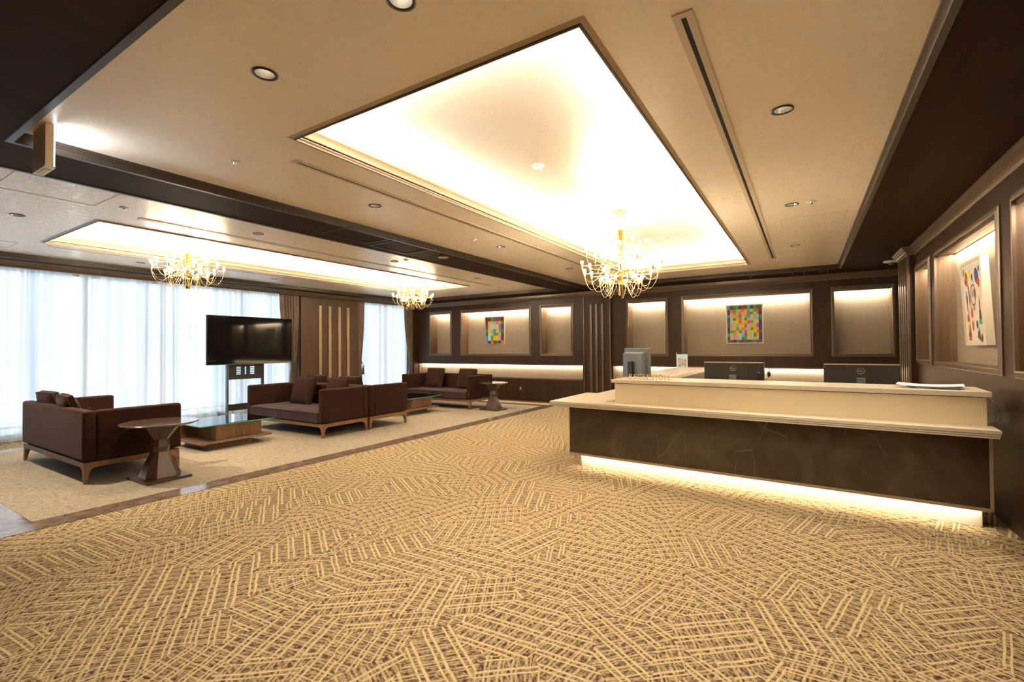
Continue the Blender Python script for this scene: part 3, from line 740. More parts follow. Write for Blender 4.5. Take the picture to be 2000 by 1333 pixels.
# ------------------------------------------------------------------ sofas
def rounded_box(x0, y0, z0, x1, y1, z1):
    return MB().box(x0, y0, z0, x1, y1, z1)
def sofa_parts(t):
    W, D = 1.07, .92   # half width, depth ; local: front at y=0 facing -Y, back at y=D
    # body shell : base, back and arms
    q = MB(); q.box(-W+.012, .03, .236, W-.012, D-.012, .30); q.build('base', M['velvet'], t, bevel=.012)
    rounded_box(-W, D-.115, .236, W, D, .765).build('backrest', M['velvet'], t, bevel=.028, seg=3)
    for s in (-1, 1):
        x0, x1 = (-W, -W+.105) if s < 0 else (W-.105, W)
        rounded_box(x0, -.0, .236, x1, D-.116, .765).build('arm', M['velvet'], t, bevel=.028, seg=3)
        xi = x1 if s < 0 else x0
        for y in (.28, .60):
            MB().lathe([(.0, .008), (.017, .005), (.019, 0), (0, 0)], 14).xf(Matrix.Translation((xi-s*.001, y, .60)) @ Matrix.Rotation(-s*pi/2, 4, 'Y')).build('button', M['piping'], t, smooth=True)
    for x in (-.62, -.2, .2, .62):
        MB().lathe([(.0, .008), (.017, .005), (.019, 0), (0, 0)], 14).xf(Matrix.Translation((x, D-.117, .60)) @ Matrix.Rotation(pi/2, 4, 'X')).build('button', M['piping'], t, smooth=True)
    # seat cushion with soft quilting
    nx, ny = 30, 14; vs = []; fs = []; x0, x1, y0, y1 = -W+.108, W-.108, -.005, D-.118
    for j in range(ny+1):
        for i in range(nx+1):
            u, v = i/nx, j/ny; edge = min(u, 1-u, v*1.0, (1-v))*14
            z = .408+.012*abs(sin(u*pi*4))**.5*abs(sin(v*pi*2))**.5; z -= .012*max(0, 1-edge)**2
            vs.append((x0+(x1-x0)*u, y0+(y1-y0)*v, z))
    fs = [(j*(nx+1)+i, j*(nx+1)+i+1, (j+1)*(nx+1)+i+1, (j+1)*(nx+1)+i) for j in range(ny) for i in range(nx)]
    q = MB().add(vs, fs)
    rim = [i for i in range(nx+1)]+[j*(nx+1)+nx for j in range(1, ny+1)]+[ny*(nx+1)+i for i in range(nx-1, -1, -1)]+[j*(nx+1) for j in range(ny-1, 0, -1)]
    bz = .243; base = len(q.v)
    for r_ in rim: x, y, z = q.v[r_]; q.v.append((x, y, bz))
    n = len(rim)
    for i in range(n): q.f.append((rim[i], base+i, base+(i+1) % n, rim[(i+1) % n])); q.m.append(0)
    q.f.append(tuple(base+i for i in range(n))); q.m.append(0)
    so = q.build('seat_cushion', M['velvet_seat'], t, smooth=True)
    so.data.set_sharp_from_angle(angle=radians(50))
    pts = [(x0+.004, y0-.003, .392), (x1-.004, y0-.003, .392)]
    MB().tube(pts, .005, 6).build('piping', M['piping'], so)
    # wooden frame and splayed tapered legs
    z0, z1 = .165, .222
    q = MB(); q.box(-W+.015, .02, z0, W-.015, .065, z1); q.box(-W+.015, D-.06, z0, W-.015, D-.015, z1)
    q.box(-W+.015, .065, z0, -W+.06, D-.06, z1); q.box(W-.06, .065, z0, W-.015, D-.06, z1)
    q.build('frame', M['oak'], t, bevel=.004)
    MB().box(-W+.05, .06, z1-.01, W-.05, D-.05, .236).build('plinth', M['dark_reveal'], t)
    for sx_ in (-1, 1):
        for sy_ in (0, 1):
            cx = sx_*(W-.015); cy = .02 if sy_ == 0 else D-.015; dy = 1 if sy_ == 0 else -1
            # outer faces vertical, inner faces taper
            def rg(a, z, ox=0): return [(cx, cy, z), (cx-sx_*a, cy, z), (cx-sx_*a, cy+dy*a, z), (cx, cy+dy*a, z)]
            q = MB(); prof = [(.028, 0), (.040, .07), (.050, .12), (.062, .145), (.085, .165), (.10, .170)]
            prof = [(.026, .0), (.036, .07), (.046, .115), (.060, .142), (.085, .160), (.12, .168)]
            for a, z in ((.026, 0), (.045, .12)): pass
            for (a0, h0), (a1, h1) in zip(prof[:-1], prof[1:]):
                q.hexa(rg(a0, h0), [p_ for p_ in rg(a1, h1)])
            # square inner block so the curve reads on both sides
            lg = q.build('leg', M['oak'], t)
def pillow(label, x, y, z, rz, tilt, w_=.53, h_=.50, th=.155):
    n = 12; vs = []; fs = []
    for side in (1, -1):
        for j in range(n+1):
            for i in range(n+1):
                u, v = i/n*2-1, j/n*2-1
                e = (1-abs(u)**3.2)*(1-abs(v)**3.2); th_ = th/2*(.36+.64*max(0, e)**.55)
                pinch = 1-.035*(abs(u*v))**2
                vs.append((u*w_/2*pinch*(1-.02*(1-v*v)), side*th_, v*h_/2*pinch*(1-.02*(1-u*u))))
    m_ = (n+1)**2
    for j in range(n):
        for i in range(n):
            a = j*(n+1)+i; fs.append((a, a+1, a+n+2, a+n+1)); fs.append((m_+a+n+1, m_+a+n+2, m_+a+1, m_+a))
    rim = [i for i in range(n+1)]+[j*(n+1)+n for j in range(1, n+1)]+[n*(n+1)+i for i in range(n-1, -1, -1)]+[j*(n+1) for j in range(n-1, 0, -1)]
    for i in range(len(rim)): a, b_ = rim[i], rim[(i+1) % len(rim)]; fs.append((a, m_+a, m_+b_, b_))
    t = thing('throw_pillow', label, 'pillow', (x, y, z), rz, 'brown square pillows on the sofas')
    R_ = Matrix.Translation((0, 0, h_/2)) @ Matrix.Rotation(tilt, 4, 'X')
    R_ = Matrix.Rotation(tilt, 4, 'X') @ Matrix.Translation((0, 0, h_/2))
    q = MB().add(vs, fs).xf(R_); o = q.build('cover', M['velvet_pillow'], t, smooth=True); o.data.set_sharp_from_angle(angle=radians(55))
    for s in (1, -1):
        pts = [tuple(q.v[(0 if s > 0 else m_)+r_]) for r_ in rim]; pts.append(pts[0]); pts = pts[::2]+[pts[0]]
        MB().tube(pts, .0045, 5).build('piping', M['piping'], t, smooth=True)
    return t
SX = -7.48
sf = thing('sofa', 'brown velvet sofa nearest the camera, seen from behind beside a round table', 'sofa', (SX, 2.72, .006), pi, 'brown velvet sofas with wooden legs')
sofa_parts(sf)
defs = [((SX, 4.665, .006), 0, 'brown velvet sofa in the middle facing the camera, before the television'), ((SX, 6.53, .006), pi, 'brown velvet sofa back to back behind the middle sofa, facing the far wall'),
        ((SX-.06, 8.545, .006), 0, 'farthest brown velvet sofa, below the lit ledge of the back wall')]
for loc, rz, lb in defs:
    c = copy_tree(sf); c.location = loc; c.rotation_euler = (0, 0, rz); c['label'] = lb
ps = .424
for x, y, rz, tl, lb in ((-8.02, 2.04, pi+.06, -.28, 'left of the two pillows on the nearest sofa'), (-7.30, 2.03, pi-.08, -.30, 'right of the two pillows on the nearest sofa, in front of the window'),
                     (-7.78, 5.20, .06, -.30, 'left pillow on the middle sofa, fully visible'), (-6.90, 5.22, -.05, -.30, 'right pillow on the middle sofa, against its right arm'),
                     (-8.18, 5.96, pi, -.30, 'pillow on the back-to-back sofa, only its top edge showing left'), (-7.18, 5.96, pi+.04, -.30, 'pillow on the back-to-back sofa, its top showing right'),
                     (-8.02, 9.06, .04, -.28, 'left pillow on the farthest sofa'), (-7.02, 9.08, -.04, -.28, 'right pillow on the farthest sofa')):
    pillow('brown velvet square pillow: '+lb if False else lb, x, y, ps, rz, tl)

# ------------------------------------------------------------------ coffee tables
def coffee_table(y0, label):
    t = thing('coffee_table', label, 'coffee table', (-7.43, y0, .006), 0, 'glass topped coffee tables')
    MB().box(-.36, .16, 0, .27, .80, .092).build('plinth', M['table_wood'], t)
    MB().box(-.44, .02, .093, .43, 1.02, .125).build('shelf', M['shelf_wood'], t, bevel=.003)
    MB().box(-.30, .24, .126, .37, .86, .338).build('drawer_box', M['table_wood'], t, bevel=.002)
    MB().box(-.30, .03, .126, -.27, .235, .338).build('divider', M['table_wood'], t)
    MB().box(-.44, .90, .126, .30, .93, .338).build('divider', M['table_wood'], t)
    for x, y in ((-.25, .06), (.32, .50), (-.25, .80)):
        MB().lathe([(.014, .339), (.014, .3485), (0, .3485)], 12, (x, y, 0)).build('glass_pad', M['silver'], t)
    MB().box(-.47, -.02, .349, .48, 1.03, .361).build('glass_top', M['glass'], t)
    b = MB(); b.ring(-.4695, .4795, -.0195, 1.0295, [(0.0008, .3495), (.0008, .3605)]); b.build('glass_edge', M['glass_edge'], t)
    return t
coffee_table(3.185, 'glass topped walnut coffee table between the nearest and middle sofas'); coffee_table(7.07, 'glass topped walnut coffee table before the farthest sofa')
# side tables
def side_table(x, y, label, r=.36):
    t = thing('side_table', label, 'side table', (x, y, .001), 0, 'round side tables on faceted pedestals')
    wd = M['side_wood']
    MB().box(-.245, -.215, .006, .245, .215, .034).build('base_plate', wd, t, bevel=.003)
    q = MB(); q.frustum(0, 0, .034, .165, .165, .05, .16, .16, .45); q.frustum(0, 0, .05, .17, .17, .30, .072, .072, .45)
    q.build('pedestal', wd, t)
    q = MB(); q.frustum(0, 0, .30, .072, .072, .355, .082, .082, .45); q.frustum(0, 0, .355, .082, .082, .43, .068, .068, .45); q.build('waist', wd, t)
    q = MB(); q.frustum(0, 0, .43, .066, .066, .59, .17, .17, .45); q.build('flare', wd, t)
    MB().lathe([(.0, .591), (r-.05, .591), (r-.004, .608), (r, .614), (r, .619), (r-.004, .622), (0, .622)], 56).build('table_top', M['side_top'], t, smooth=True, bevel=.0005).data.set_sharp_from_angle(angle=radians(25))
M['side_wood'] = mat('smoked_lacquer_side_table', (.085,.048,.032), .26, spec=.5)
M['side_top'] = mat('satin_lacquer_table_top', (.10,.058,.040), .17, spec=1.0, coat=.5)
side_table(-6.03, 2.345, 'round side table beside the nearest sofa arm'); side_table(-6.04, 8.86, 'round side table beside the farthest sofa arm', .33)

# ------------------------------------------------------------------ television on a wheeled stand
t = thing('television_stand', 'black wheeled television stand behind the middle sofa', 'stand', (-9.94, 5.39, .0))
for y in (-.365, .365):
    MB().box(-.02, y-.022, .09, .03, y+.022, 1.75).build('post', M['grey_metal'] if y < 0 else M['black_metal'], t, bevel=.003)
    MB().box(-.34, y-.025, .085, .45, y+.025, .13).build('foot', M['grey_metal'], t, bevel=.006)
    for x in (-.31, .41):
        q = MB(); q.lathe([(.0, -.014), (.036, -.014), (.042, -.006), (.042, .006), (.036, .014), (0, .014)], 16).xf(Matrix.Translation((x, y, .042)) @ Matrix.Rotation(pi/2, 4, 'X'))
        q.build('caster', M['black'], t, smooth=True)
q = MB(); zs0, zs1 = .80, 1.10
# slotted plate
hl = [(-.19, -.09, z, z+.02) for z in (.90, .935, .97, 1.005, 1.04)] + [(.09, .19, z, z+.02) for z in (.90, .935, .97, 1.005, 1.04)] + [(-.018, .018, .90, 1.06)]
wall_cells(q, [(h[0]*1.0, h[1]*1.0, h[2], h[3]) for h in hl], -.345, .345, zs0, zs1+.1, lambda a, c_, z0, z1: q.box(.0, a, z0, .02, c_, z1))
q.build('slotted_plate', M['black_metal'], t)
MB().box(-.02, -.35, .17, .03, .35, .30).build('cross_bar', M['black_metal'], t, bevel=.002)
MB().box(.03, -.30, 1.3, .052, .30, 1.9).build('mount_plate', M['black_metal'], t)
t = thing('television', 'large flat black television on a wheeled stand before the window', 'television', (-9.85, 5.49, 1.60))
MB().box(-.035, -.89, -.49, .012, .89, .495).build('cabinet', M['black'], t, bevel=.004)
MB().box(.0125, -.883, -.478, .0145, .883, .488).build('screen', M['screen'], t)
MB().box(.0125, -.885, -.49, .016, .885, -.479).build('bezel', M['grey_metal'], t)
MB().box(.0145, -.02, -.497, .02, .02, -.488).build('badge', M['silver'], t)

# ------------------------------------------------------------------ reception counter
CA = -.0587
rc = thing('reception_counter', 'long two-tier reception counter with dark marble front and glowing base', 'counter', (-2.361, 5.027, 0), CA)
L = 3.526
MB().box(.075, .161, 0, 3.487, .20, .155).build('kick_panel', M['kick'], rc)
MB().box(.10, .20, 0, 3.487, .42, .155).build('plinth', M['dark_reveal'], rc)
b = MB(); b.box(.0, .012, .183, 3.506, .06, .722); b.build('marble_front', M['marble'], rc)
MB().box(.0, .0, .160, L, .07, .184).build('metal_edge', M['champagne'], rc, bevel=.001)
MB().box(3.506, .0, .160, L, .07, .73).build('metal_edge', M['champagne'], rc, bevel=.001)
q = MB(); q.box(.0, .061, .158, L-.02, .42, .722); q.box(.0, .42, .158, .38, .97, .722); q.build('cabinet', M['cream'], rc)
def slab(zb, zt, off, pl):
    bot = [(p[0]+s[0]*-off, p[1]+s[1]*-off, zb) for p, s in pl]; top = [(p[0]+s[0]*-off, p[1]+s[1]*-off, zt) for p, s in pl]
    return bot, top
pl1 = [((-.185, -.128), (-1, -1)), ((3.55, -.128), (1, -1)), ((3.55, .13), (1, 0)), ((-.20, .13), (-1, 0))]
pl2 = [((-.20, .13), (-1, 0)), ((.40, .13), (0, 0)), ((.40, 1.01), (0, 1)), ((-.265, 1.01), (-1, 1))]
q = MB()
for zb, zt, off in ((.722, .734, .008), (.734, .739, .020), (.739, .751, .004), (.751, .756, .016), (.756, .780, .0)):
    q.hexa(*slab(zb, zt, off, pl1)); q.hexa(*slab(zb, zt, off, pl2))
q.build('lower_ledge', M['cream_top'], rc)
MB().box(.53, .10, .780, 3.515, .16, .995).build('upper_front', M['cream'], rc)
MB().box(.53, .16, .780, .56, .60, .995).build('upper_side', M['cream'], rc)
MB().box(3.485, .16, .780, 3.515, .60, .995).build('upper_side', M['cream'], rc)
MB().box(.545, .115, .995, 3.50, .59, 1.003).build('shadow_gap', M['groove'], rc)
MB().box(.50, .07, 1.003, 3.54, .63, 1.042).build('upper_ledge', M['cream_top'], rc, bevel=.003)
MB().box(.95, .64, .70, 3.52, 1.25, .725).build('work_surface', M['cream_top'], rc, bevel=.002)
for x in (1.2, 2.4, 3.4): MB().box(x, .98, 0, x+.03, 1.22, .70).build('support_panel', M['cream'], rc)
# kick light
area((-2.361+1.78*cos(CA)-.11*sin(CA)*0, 5.027+1.78*sin(CA)+.115, .156), 3.38, .02, 3.6, WARM2, (0, 0, CA))
# wing counter running back
wg = thing('side_counter', 'cream side counter running back from the left end of the reception counter', 'counter', (-1.65, 7.2, 0))
MB().box(-.27, -1.2, .996, .27, 1.42, 1.042).build('counter_top', M['cream_top'], wg, bevel=.003)
MB().box(-.22, -1.15, .0, .22, 1.38, .996).build('cabinet', M['mon_back'], wg)
MB().box(-.22, -1.165, .785, .22, -1.151, .99).build('end_panel', M['cream'], wg)
q = MB()
for zb, zt, o in ((.722, .734, .008), (.739, .751, .004), (.756, .780, 0)): q.box(-.76+o, -1.14, zb, -.221, 1.42, zt)
q.box(-.74, -1.135, .734, -.221, 1.40, .756)
q.build('lower_ledge', M['cream_top'], wg)
MB().box(-.62, -1.12, .16, -.221, 1.38, .722).build('marble_side', M['marble'], wg)

# sign letters
def text_mesh(ch, size, ext, offset=0):
    cu = bpy.data.curves.new('letter', 'FONT'); cu.body = ch; cu.size = size; cu.extrude = ext; cu.align_x = 'LEFT'; cu.offset = offset
    ob = bpy.data.objects.new('tmp', cu); COL.objects.link(ob)
    dg = bpy.context.evaluated_depsgraph_get(); dg.update()
    ev = ob.evaluated_get(dg); me = bpy.data.meshes.new_from_object(ev)
    wdt = ev.dimensions.x
    bpy.data.objects.remove(ob); bpy.data.curves.remove(cu)
    return me, wdt
sg = thing('reception_sign', 'gold RECEPTION letters standing on the counter ledge, left end', 'sign', (-2.361+.66*cos(CA)-.20*sin(CA), 5.027+.66*sin(CA)+.20*cos(CA), 1.042), CA)
MB().box(-.012, -.006, 0, .475, .006, .004).build('acrylic_base', M['acrylic'], sg)
x = 0.0
for ch in 'RECEPTION':
    me, wd = text_mesh(ch, .078, .003, .0006)
    me.materials.append(M['letter'])
    xs = [v.co.x for v in me.vertices]; ys = [v.co.y for v in me.vertices]
    o = bpy.data.objects.new('letter', me); COL.objects.link(o); o.parent = sg; o.rotation_euler = (pi/2, 0, 0); o.location = (x-min(xs), 0, .004-min(ys)); x += (max(xs)-min(xs))+.0115

# monitors
def monitor(x, y, rz, w_, h_, label):
    t = thing('computer_monitor', label, 'monitor', (x, y, .725), rz, 'flat black monitors seen from behind')
    MB().box(-w_/2, -.012, .135, w_/2, .025, .135+h_).build('housing', M['mon_back'], t, bevel=.006)
    MB().box(-w_/2+.01, .0255, .147, w_/2-.01, .0275, .125+h_).build('screen', M['screen'], t)
    MB().box(-w_/2+.002, -.0135, .135+h_-.006, w_/2-.002, .024, .135+h_+.003).build('top_edge', M['champagne'], t)
    MB().box(-.035, -.055, .0, .035, -.022, .36).build('neck', M['mon_grey'], t, bevel=.004)
    MB().box(-.12, -.11, 0, .12, .09, .012).build('foot', M['mon_grey'], t, bevel=.004)
    MB().box(-.03, -.03, .25, .03, -.0125, .33).build('mount', M['mon_back'], t)
    zc = .135+h_-.065
    q = MB(); n = 32; r0, r1 = .0245, .030
    q.add([(cos(2*pi*k/n)*r*1.12, -.0145 if r == r1 else -.0145, zc+sin(2*pi*k/n)*r) for r in (r0, r1) for k in range(n)], [(k, (k+1) % n, n+(k+1) % n, n+k) for k in range(n)])
    lg = q.build('logo_ring', M['silver'], t)
    me, wd = text_mesh('DELL', .021, .0004, .0011); me.materials.append(M['silver'])
    o = bpy.data.objects.new('logo_text', me); COL.objects.link(o); o.parent = lg
    xs = [v.co.x for v in me.vertices]; ys = [v.co.y for v in me.vertices]
    o.rotation_euler = (pi/2, 0, 0); o.location = (-(max(xs)+min(xs))/2, -.0150, zc-(max(ys)+min(ys))/2)
    return t
monitor(-.69, 5.77, CA, .615, .362, 'black flat monitor behind the counter, left of the two, headset on its right')
monitor(.452, 5.71, CA-.02, .605, .355, 'black flat monitor behind the counter, nearer the right wall')
t = thing('headset', 'black telephone headset hung on the right corner of the left monitor', 'headset', (-.385, 5.70, 1.06), CA+.4)
pts = [(.055*cos(a), 0, .075+.085*sin(a)) for a in [radians(-20+220*k/16) for k in range(17)]]
MB().tube(pts, .004, 6).build('headband', M['black'], t, smooth=True)
for s in (-1, 1): MB().lathe([(0, -.012), (.024, -.012), (.03, -.004), (.03, .006), (.02, .012), (0, .012)], 18).xf(Matrix.Translation((s*.05, 0, .04)) @ Matrix.Rotation(pi/2, 4, 'Y')).build('ear_pad', M['black'], t, smooth=True)
MB().tube([(.05, 0, .03), (.03, -.05, .0), (-.01, -.08, -.01)], .0035, 6).build('microphone_boom', M['black'], t, smooth=True)
MB().lathe([(0, -.01), (.008, -.008), (.009, .008), (0, .01)], 10, (-.01, -.082, -.01)).build('microphone', M['silver'], t, smooth=True)
# older square monitor
t = thing('desktop_monitor', 'thick grey square monitor standing behind the RECEPTION letters', 'monitor', (-1.81, 5.84, .725), radians(-22))
MB().box(-.19, -.0, .30, .19, .05, .665).build('bezel', M['mon_grey'], t, bevel=.008)
q = MB(); q.hexa([(-.15, -.085, .30), (.15, -.085, .30), (.15, .0, .29), (-.15, .0, .29)], [(-.15, -.075, .60), (.15, -.075, .60), (.15, .0, .62), (-.15, .0, .62)]); q.build('back_shell', M['mon_grey'], t, bevel=.008)
MB().box(-.17, .0505, .33, .17, .053, .64).build('screen', M['screen'], t)
MB().box(-.035, -.13, .0, .035, -.086, .50).build('neck', M['black'], t, bevel=.008)
MB().box(-.13, -.16, 0, .13, .10, .02).build('foot', M['mon_grey'], t, bevel=.006)
t = thing('return_desk', 'cream desk return under the thick grey monitor', 'desk', (-1.75, 5.82, 0))
MB().box(-.14, -.16, .70, .30, .16, .725).build('desk_top', M['cream_top'], t, bevel=.002)
MB().box(-.12, -.13, .0, .28, -.10, .70).build('side_panel', M['cream'], t); MB().box(-.12, .10, .0, .28, .13, .70).build('side_panel', M['cream'], t)

M['card_blue'] = mat('pale_blue_card', (.42,.60,.85), .5)
# picture card in a stand
t = thing('card_stand', 'small photo card in a leaning stand at the far end of the side counter', 'card stand', (-1.80, 8.40, 1.042), radians(14))
Rm = Matrix.Rotation(radians(-12), 4, 'X')
MB().box(-.085, 0, 0, .085, .004, .235).xf(Rm).build('card', M['card_blue'], t)
MB().box(-.065, -.001, .02, .065, .0, .16).xf(Rm).build('photo', M['photo'] if 'photo' in M else M['paper'], t)
MB().box(-.095, .0, 0, -.088, .006, .27).xf(Rm).build('side_edge', M['paper'], t)
MB().box(-.05, .0, 0, .05, .09, .005).build('stand_foot', M['acrylic'], t)

# papers on the right end
def sheet(nm, lab, x, y, z, w_, d_, th, rz, m, curl=0):
    n = 8; q = MB(); vs = []
    for s in (0, 1):
        for j in range(2):
            for i in range(n+1):
                u = i/n; vs.append(((u-.5)*w_, (j-.5)*d_, curl*(abs(u-.5)*2)**2+s*th))
    fs = []
    for i in range(n):
        a = i; fs += [(a, a+n+1, a+n+2, a+1), (2*n+2+a, 2*n+2+a+1, 2*n+2+a+n+2, 2*n+2+a+n+1), (a, a+1, 2*n+3+a, 2*n+2+a), (n+1+a, 3*n+3+a, 3*n+4+a, n+2+a)]
    fs += [(0, 2*n+2, 3*n+3, n+1), (n, 2*n+1, 4*n+3, 3*n+2)]
    q.add(vs, fs); o = q.build(nm, m, loc=(x, y, z), rot=(0, 0, rz))
    return tag(o, lab, 'paper', 'papers on the right end of the reception counter')
M['clear_file'] = mat('milky_plastic_file', (.75,.75,.80), .2, trans=.2)
sheet('document_tray', 'flat clear file at the bottom of the paper pile by the right wall', .93, 5.20, 1.0425, .30, .24, .012, -.12, M['clear_file'])
sheet('folder', 'blue-edged folder in the middle of the paper pile by the right wall', .90, 5.17, 1.055, .32, .23, .004, -.3, M['blue_paper'])
sheet('paper_sheet', 'topmost white sheet of the pile by the right wall, curling up at both ends', .87, 5.18, 1.060, .42, .28, .003, -.18, M['paper'], .012)
# cables at the right end
for k, (lb, pts) in enumerate((('white cable arching behind the right end of the upper counter', [(1.19, 5.25, .95), (1.235, 5.2, .97), (1.265, 5.13, .90), (1.27, 5.10, .82), (1.24, 5.15, .785)]),
                   ('lower white cable loop at the right end of the counter', [(1.18, 5.22, .86), (1.23, 5.16, .875), (1.25, 5.12, .84), (1.22, 5.1, .79), (1.20, 5.2, .785)]))):
    V_ = [Vector(p_) for p_ in pts]; V_ = [V_[0]]+V_+[V_[-1]]; cv = []
    for i_ in range(1, len(V_)-2):
        for q_ in range(6):
            u_ = q_/6; a_, b_, c_, d_ = V_[i_-1:i_+3]
            cv.append(.5*((2*b_)+(c_-a_)*u_+(2*a_-5*b_+4*c_-d_)*u_**2+(3*b_-a_-3*c_+d_)*u_**3))
    o = MB().tube(cv+[V_[-2]], .004, 6).build('cable', M['cable'], smooth=True, sub=0); tag(o, lb, 'cable')

# wall outlet
t = thing('wall_outlet', 'small white outlet on the dark back wall, right of the far side table', 'outlet', (-6.51, YB-.004, .32))
MB().box(-.035, -.004, -.06, .035, .004, .06).build('cover_plate', M['trim_dark'], t, bevel=.002)
MB().box(-.014, -.008, -.04, .014, -.004, .04).build('socket', M['paper'], t, bevel=.002)

# ------------------------------------------------------------------ art (generic colour-block compositions)
pal = [(.10,.03,.30),(.12,.20,.10),(.80,.22,.02),(.08,.06,.10),(.10,.55,.62),(.30,.10,.05),(.16,.08,.50),(.85,.66,.55),(.90,.80,.02),(.95,.72,.0),(.06,.42,.20),(.30,.02,.05),(.55,.58,.90),(.90,.30,.02),(.75,.15,.35),(.70,.85,.90)]
pm = [mat('paint_%d' % i, c, .6) for i, c in enumerate(pal)]
def framed(name, label, x, y, z, w_, h_, cols, rows_, fm, seed, edge_dark):
    t = thing(name, label, 'painting', (x, y, z)); rnd = random.Random(seed)
    fw = .022; q = MB(); D0 = -.02
    q.box(-w_/2, D0, -h_/2, w_/2, .022, -h_/2+fw); q.box(-w_/2, D0, h_/2-fw, w_/2, .022, h_/2); q.box(-w_/2, D0, -h_/2+fw, -w_/2+fw, .022, h_/2-fw); q.box(w_/2-fw, D0, -h_/2+fw, w_/2, .022, h_/2-fw)
    q.build('frame', fm, t)
    q = MB(); iw, ih = w_-2*fw, h_-2*fw
    xs = [-iw/2+iw*(i+(rnd.uniform(-.18, .18) if 0 < i < cols else 0))/cols for i in range(cols+1)]; zs = [-ih/2+ih*(i+(rnd.uniform(-.18, .18) if 0 < i < rows_ else 0))/rows_ for i in range(rows_+1)]
    last = None
    for j in range(rows_):
        for i in range(cols):
            edge = i in (0, cols-1) or j in (0, rows_-1)
            ch = rnd.choice([0, 1, 3, 5, 6, 10, 11, 4] if edge else [7, 8, 9, 12, 13, 14, 15, 8, 9, 10, 4, 7])
            while ch == last: ch = rnd.choice([0, 1, 3, 5, 6, 10, 13] if edge else [7, 8, 9, 12, 13, 14, 15, 10])
            last = ch; yy = -.012-rnd.uniform(0, .0006); q.add([(xs[i], yy, zs[j]), (xs[i+1], yy, zs[j]), (xs[i+1], yy, zs[j+1]), (xs[i], yy, zs[j+1])], [(0, 1, 2, 3)], ch)
    q.box(-iw/2, -.0115, -ih/2, iw/2, .02, ih/2, 7)
    q.build('canvas', pm, t)
framed('painting', 'small painting of bright colour squares in the lounge wall niche', -7.51, YB+DB-.03, 1.905, .67, .79, 7, 7, M['art_frame_wood'], 3, True)
framed('painting', 'painting of many small coloured squares in the lit niche behind reception', -1.10, YB+DB-.03, 1.875, .71, .835, 12, 12, M['art_frame'], 11, True)
# right wall picture: thick white box frame leaning out at the top
t = thing('painting', 'white box-framed picture of bright abstract shapes in the right wall niche', 'painting', (1.396, 6.25, 1.392), 0)
lean = radians(-2.4)
def rx(mb): return mb.xf(Matrix.Rotation(lean, 4, 'Y'))
Wp, Hp, Dp = .335, .83, .058
q = MB(); fw = .028
q.box(0, -Wp, 0, Dp, Wp, fw); q.box(0, -Wp, Hp-fw, Dp, Wp, Hp); q.box(0, -Wp, fw, Dp, -Wp+fw, Hp-fw); q.box(0, Wp-fw, fw, Dp, Wp, Hp-fw); rx(q).build('frame', M['art_frame'], t)
rx(MB().box(.008, -Wp+fw, fw, .03, Wp-fw, Hp-fw)).build('mount_board', M['canvas'], t)
shape_m = {'red': mat('ink_red', (.75,.10,.03), .6), 'blue': mat('ink_blue', (.06,.07,.30), .6), 'black': mat('ink_black', (.03,.02,.015), .6), 'yellow': mat('ink_yellow', (.9,.75,.02), .6), 'green': mat('ink_green', (.12,.55,.06), .6), 'sky': mat('ink_sky', (.30,.55,.80), .6), 'brown': mat('ink_brown', (.14,.07,.035), .6)}
sq = MB(); keys = list(shape_m)
def ell(cy, cz, ry, rz_, c, rot=0, n=20):
    vs = []
    for k in range(n):
        a = 2*pi*k/n; py, pz = ry*cos(a), rz_*sin(a); vs.append((.0068-.0002*(len(sq.f) % 7), -(cy+py*cos(rot)-pz*sin(rot)), cz+py*sin(rot)+pz*cos(rot)))
    sq.add(vs, [tuple(range(n))], keys.index(c))
def poly(pts, c): sq.add([(.0068-.0002*(len(sq.f) % 7), -y_, z_) for y_, z_ in pts], [tuple(range(len(pts)))], keys.index(c))
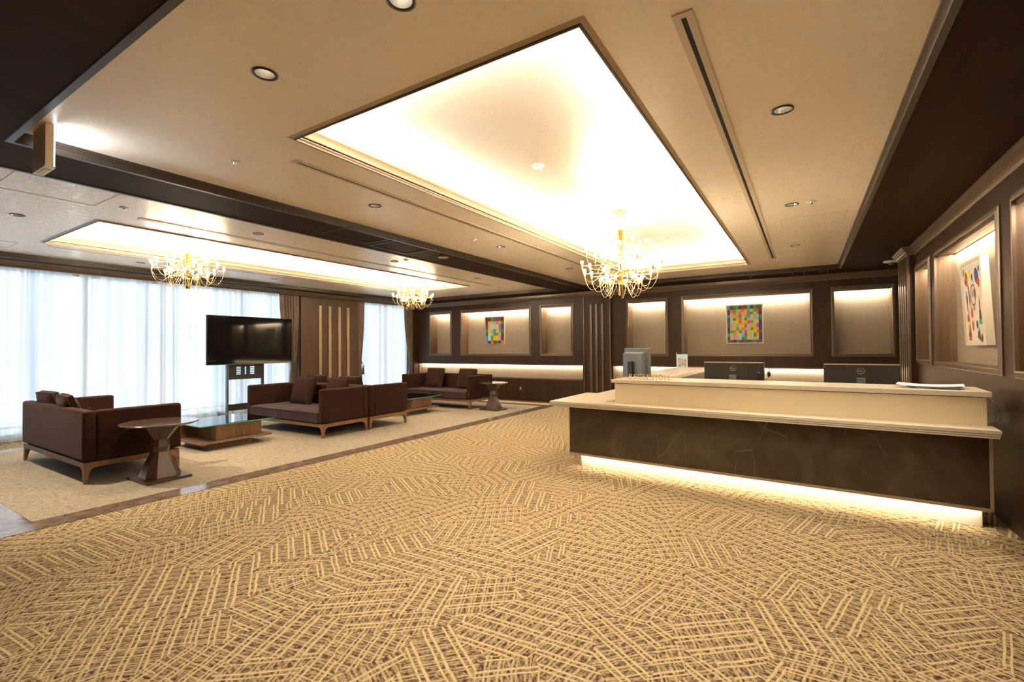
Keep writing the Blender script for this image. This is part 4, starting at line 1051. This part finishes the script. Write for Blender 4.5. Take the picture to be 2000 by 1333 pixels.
# picture coordinates: y_ from -.3 (viewer's left) to .3 (right)
for a in ((-.25, .735, .03, .04, 'green'), (-.07, .70, .035, .045, 'yellow'), (-.17, .66, .045, .075, 'red'), (-.21, .64, .02, .03, 'blue'), (.02, .66, .022, .035, 'blue'),
          (.16, .66, .055, .08, 'blue', .25), (.20, .60, .04, .035, 'red', .2), (.21, .565, .022, .02, 'green'), (.14, .67, .022, .03, 'yellow'),
          (.0, .50, .028, .035, 'sky'), (.06, .50, .022, .05, 'red', .2), (.03, .36, .02, .025, 'sky'), (-.06, .32, .028, .05, 'red'), (-.05, .19, .028, .05, 'red'),
          (-.20, .27, .03, .04, 'red'), (.08, .20, .028, .04, 'blue'), (.20, .07, .025, .04, 'brown'), (.24, .72, .018, .03, 'brown'), (.10, .11, .016, .03, 'blue', .4)): ell(*a)
for k in range(28):
    a0, a1 = 2*pi*k/28, 2*pi*(k+1)/28; ry, rz_ = .082, .105
    poly([(.02+ry*cos(a0), .49+rz_*sin(a0)), (.02+ry*cos(a1), .49+rz_*sin(a1)), (.02+(ry-.011)*cos(a1), .49+(rz_-.011)*sin(a1)), (.02+(ry-.011)*cos(a0), .49+(rz_-.011)*sin(a0))], 'black')
def cone(cy, z0, z1, w0, w1, bands):
    n = len(bands)
    for i, c in enumerate(bands):
        a, b_ = i/n, (i+1)/n; wa, wb_ = w0+(w1-w0)*a, w0+(w1-w0)*b_
        poly([(cy-wa, z0+(z1-z0)*a), (cy+wa, z0+(z1-z0)*a), (cy+wb_, z0+(z1-z0)*b_), (cy-wb_, z0+(z1-z0)*b_)], c)
cone(-.17, .02+.03, .36, .042, .002, ('red', 'brown', 'red', 'green', 'yellow', 'brown', 'red', 'brown'))
cone(.19, .20, .47, .045, .002, ('green', 'brown', 'blue', 'red', 'brown', 'red'))
cone(-.19, .34, .54, .004, .03, ('brown', 'red', 'blue', 'blue', 'sky'))
poly([(.06, .08), (.17, .035), (.13, .17)], 'brown'); poly([(-.02, .39), (.06, .40), (.03, .34), (-.01, .34)], 'yellow')
poly([(-.13, .60), (-.10, .58), (-.08, .46), (-.10, .36), (-.12, .46)], 'red')
rx(sq).build('print', [shape_m[k_] for k_ in keys], t)
